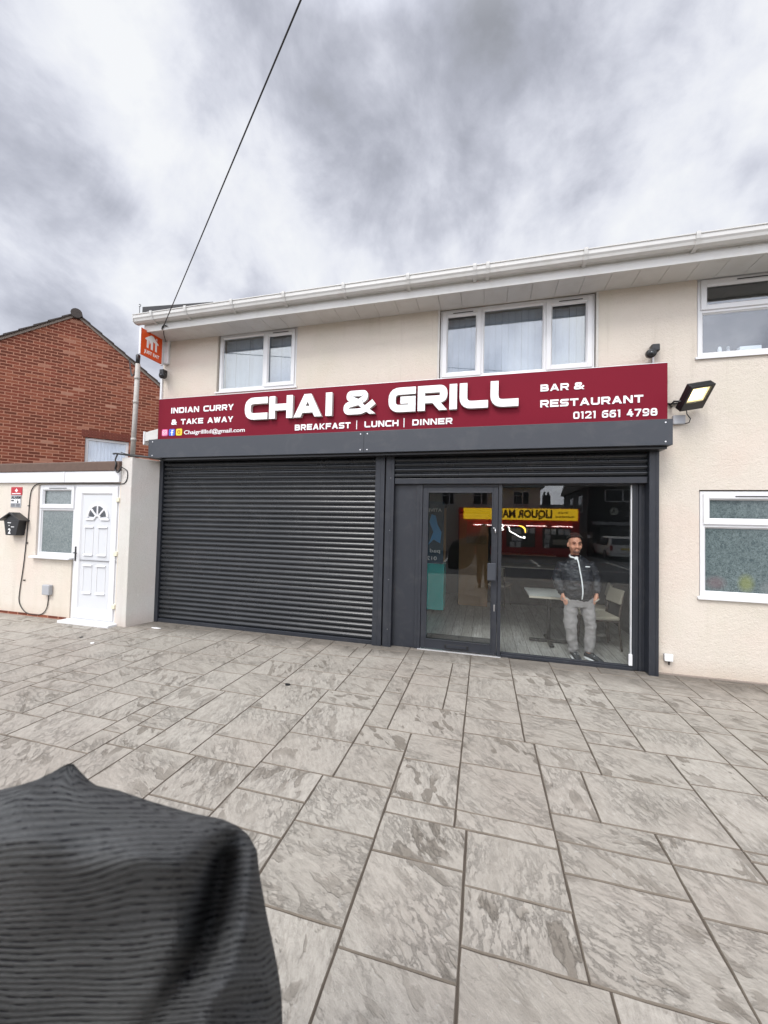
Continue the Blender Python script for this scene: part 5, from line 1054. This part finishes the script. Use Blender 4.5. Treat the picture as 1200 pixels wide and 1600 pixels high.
for (a, b, c, d) in ((1.95, 3.05, 3.25, 4.2), (-.8, .25, 3.2, 4.2), (-3.0, -2.1, 3.2, 4.2), (-6, -4.8, 3.2, 4.2)):
    mb = MB(); mb.box(a, b, Y2 + .01, Y2 + .06, c, c + .06); mb.box(a, b, Y2 + .01, Y2 + .06, d - .06, d); mb.box(a, a + .06, Y2 + .012, Y2 + .058, c + .06, d - .06); mb.box(b - .06, b, Y2 + .012, Y2 + .058, c + .06, d - .06); mb.box((a + b) / 2 + .05, (a + b) / 2 + .13, Y2 + .012, Y2 + .058, c + .06, d - .06); mb.box(a + .06, (a + b) / 2 + .05, Y2 + .012, Y2 + .058, d - .34, d - .29)
    wf = mb.build('window', 'upvc', UH); box('pane', 'carglass', wf, a + .05, b - .05, Y2 + .02, Y2 + .03, c + .05, d - .05, 0)
mb = MB(); mb.box(5.0, 5.45, -45, -44.5, 0, 6.0); 
FH = empty('distant_house', (4, -45, gz), 'distant dark rooftop with one chimney between the two shops', 'house')
MB().box(-6, 14, -52, -45, gz, 3.6).build('wall', 'darkbrick', FH); MB().add([(-6.2, -44.7, 3.5), (14.2, -44.7, 3.5), (14.2, -48.5, 5.0), (-6.2, -48.5, 5.0), (14.2, -52.3, 3.5), (-6.2, -52.3, 3.5)], [(0, 3, 2, 1), (3, 5, 4, 2), (0, 1, 4, 5), (1, 2, 4), (0, 5, 3)]).build('roof', 'tile', FH); MB().box(8.2, 9.2, -49, -48, 4.5, 6.3).box(8.3, 8.55, -48.7, -48.4, 6.3, 6.8).box(8.8, 9.05, -48.7, -48.4, 6.3, 6.8).build('chimney', 'darkbrick', FH)
DH = empty('dark_shop_house', (10, -19.1, gz), 'dark two-storey corner house with shuttered shop and round white sign', 'house')
Y3 = -19.1
MB().box(7.25, 17, Y3 - 9, Y3, gz, 4.7).build('wall', 'darkbrick', DH)
MB().add([(7.0, Y3 + .3, 4.65), (17.2, Y3 + .3, 4.65), (17.2, Y3 - 4.5, 7.5), (7.0, Y3 - 4.5, 7.5), (17.2, Y3 - 9.3, 4.65), (7.0, Y3 - 9.3, 4.65)], [(0, 3, 2, 1), (3, 5, 4, 2), (0, 1, 4, 5), (1, 2, 4), (0, 5, 3)]).build('roof', 'tile', DH)
mb = MB(); a, b, c, d = 8.2, 9.9, 3.6, 4.5
for q in ((a, b, c, c + .07), (a, b, d - .07, d), (a, a + .07, c, d), (b - .07, b, c, d), (9.3, 9.4, c, d)): mb.box(q[0], q[1], Y3 + .01, Y3 + .06, q[2], q[3])
wf = mb.build('window', 'upvc', DH); box('pane', 'carglass', wf, a + .05, b - .05, Y3 + .012, Y3 + .02, c + .05, d - .05, 0)
for yy in (-21.5, -24.5):
    wf = MB().box(7.19, 7.25, yy - .6, yy + .6, 2.9, 4.2).build('side_window', 'upvc', DH); MB().box(7.17, 7.185, yy - .5, yy + .5, 3.0, 4.1).build('pane', 'carglass', wf)
MB().tube([(8.8, Y3 + .01, 2.95), (8.8, Y3 + .08, 2.95)], .27, 24).build('round_sign', mat('disc', (.55, .57, .5), .5), DH)
MB().box(8.75, 8.82, Y3 + .085, Y3 + .09, 2.9, 3.15).box(8.6, 8.82, Y3 + .085, Y3 + .089, 2.86, 2.92).build('round_sign_mark', 'black', DH)
box('shop_header', 'grey', DH, 7.4, 12, Y3 + .01, Y3 + .35, 1.98, 2.2, .01); box('shop_window', 'carglass', DH, 7.9, 12, Y3 + .01, Y3 + .03, .2, 1.9, 0)
mb = MB()
for i in range(-8, 26):
    x = 7.9 + i * .22
    for sgn_ in (1, -1):
        xa, xb = (x, x + 1.4 * sgn_); 
        za, zb = .3, 1.7
        def cl(xx): return 7.9 <= xx <= 12
        n = 12; pts = [(xa + (xb - xa) * k / n, za + (zb - za) * k / n) for k in range(n + 1)]; pts = [p for p in pts if cl(p[0])]
        if len(pts) > 1: mb.tube([(pts[0][0], Y3 + .06, pts[0][1]), (pts[-1][0], Y3 + .06, pts[-1][1])], .012, 4)
mb.build('lattice_grille', 'lattice', DH)
tag(box('garden_wall', 'mortar', None, 5.75, 7.2, -18.2, -18.0, gz, 1.45, .01), 'plain grey wall between the red shop and the dark house', 'wall')
lp = empty('sign_post', (6.85, -17.6, gz), 'thin dark post with small white plate by the grey wall', 'post'); MB().tube([(6.85, -17.6, gz), (6.85, -17.6, 3.2)], .05, 10).build('post', 'black', lp); box('plate', 'white', lp, 6.75, 6.95, -17.54, -17.53, 1.05, 1.3, .003)
# white estate car, rear towards the camera side
CR = empty('parked_car', (8.05, -14.3, gz), 'white estate car parked across the road in front of the dark house', 'car')
X_, Y_ = 8.05, -14.3   # rear bumper at Y_, nose towards -Y
sec = [(0, .85, .30, .60, 1.0), (-.12, .86, .28, .95, 1.02), (-.35, .87, .26, 1.36, .78), (-.9, .88, .25, 1.44, .72), (-2.1, .88, .25, 1.43, .71), (-2.9, .88, .25, 1.02, .86), (-3.6, .87, .25, .92, .86), (-4.2, .84, .28, .78, .82), (-4.35, .7, .35, .55, .68)]
rings = []
for (dy, hw_, zb, zt, tw) in sec:
    bl = min(.86, zt - .05); tw_ = tw if zt > 1.1 else hw_ * .93
    prf = [(-hw_ * .9, zb), (-hw_, zb + .12), (-hw_, min(bl, zt - .04)), (-tw_ if zt > 1.1 else -hw_ * .97, zt - .04), (-tw_ * .85, zt), (tw_ * .85, zt), (tw_ if zt > 1.1 else hw_ * .97, zt - .04), (hw_, min(bl, zt - .04)), (hw_, zb + .12), (hw_ * .9, zb)]
    rings.append([(X_ + a, Y_ + dy, gz + b) for a, b in prf])
MB().loft(rings).build('body', 'carpaint', CR, .02)
MB().add([(X_ - .74, Y_ - .105, gz + .98), (X_ + .74, Y_ - .105, gz + .98), (X_ + .66, Y_ - .33, gz + 1.33), (X_ - .66, Y_ - .33, gz + 1.33), (X_ - .74, Y_ - .125, gz + .97), (X_ + .74, Y_ - .125, gz + .97)], [(0, 1, 2, 3), (4, 5, 1, 0)]).build('rear_window', 'carglass', CR)
mb = MB()
for s_ in (-1, 1):
    for ya, yb in ((-.5, -1.0), (-1.08, -1.95), (-2.03, -2.75)):
        mb.add([(X_ + s_ * .885, Y_ + ya, gz + .90), (X_ + s_ * .885, Y_ + yb, gz + .90), (X_ + s_ * .775, Y_ + yb * .97, gz + 1.34), (X_ + s_ * .775, Y_ + ya * .97, gz + 1.34)], [(0, 1, 2, 3)])
mb.build('side_windows', 'carglass', CR)
for s_ in (-1, 1):
    box('rear_lamp', 'rlamp', CR, X_ + s_ * .84, X_ + s_ * .70, Y_ - .10, Y_ + .02, gz + .62, gz + .92, .02)
    for yy in (-.85, -3.45):
        wh = MB().tube([(X_ + s_ * .72, Y_ + yy, gz + .32), (X_ + s_ * .90, Y_ + yy, gz + .32)], .32, 20).build('wheel', 'tyre', CR, .02); MB().tube([(X_ + s_ * .89, Y_ + yy, gz + .32), (X_ + s_ * .905, Y_ + yy, gz + .32)], .2, 16).build('rim', 'steel', wh)
box('bumper', 'carpaint', CR, X_ - .86, X_ + .86, Y_ - .12, Y_ + .06, gz + .28, gz + .55, .03); box('number_plate', 'yellow', CR, X_ - .26, X_ + .26, Y_ + .0, Y_ + .015, gz + .66, gz + .77, .003)

# bits of litter on the paving
lr = random.Random(9)
for (x, y, m_, lab, cat) in ((-5.0, 5.02, 'white', 'white paper strip on the paving by the closed shutter', 'scrap'), (-5.2, 4.15, 'white', 'small white scrap on the paving in front of the annex pier', 'scrap'), (-5.6, 4.3, 'black', 'tiny dark scrap lying on the paving before the white door', 'scrap'), (-2.0, 3.75, 'black', 'dark chewing-gum spot on the paving before the shutter', 'scrap')):
    n = 7; pts = [(x + (.03 + .02 * lr.random()) * math.cos(2 * math.pi * k / n) * (2.2 if 'strip' in lab else .7), y + (.018 + .01 * lr.random()) * math.sin(2 * math.pi * k / n)) for k in range(n)]
    o = MB().add([(a, b, .002) for a, b in pts] + [(a, b, .006 + .01 * lr.random()) for a, b in pts], [tuple(range(n - 1, -1, -1)), tuple(range(n, 2 * n))] + [(k, (k + 1) % n, (k + 1) % n + n, k + n) for k in range(n)]).build('gum_spot' if 'gum' in lab else 'paper_scrap', m_); tag(o, lab, cat)
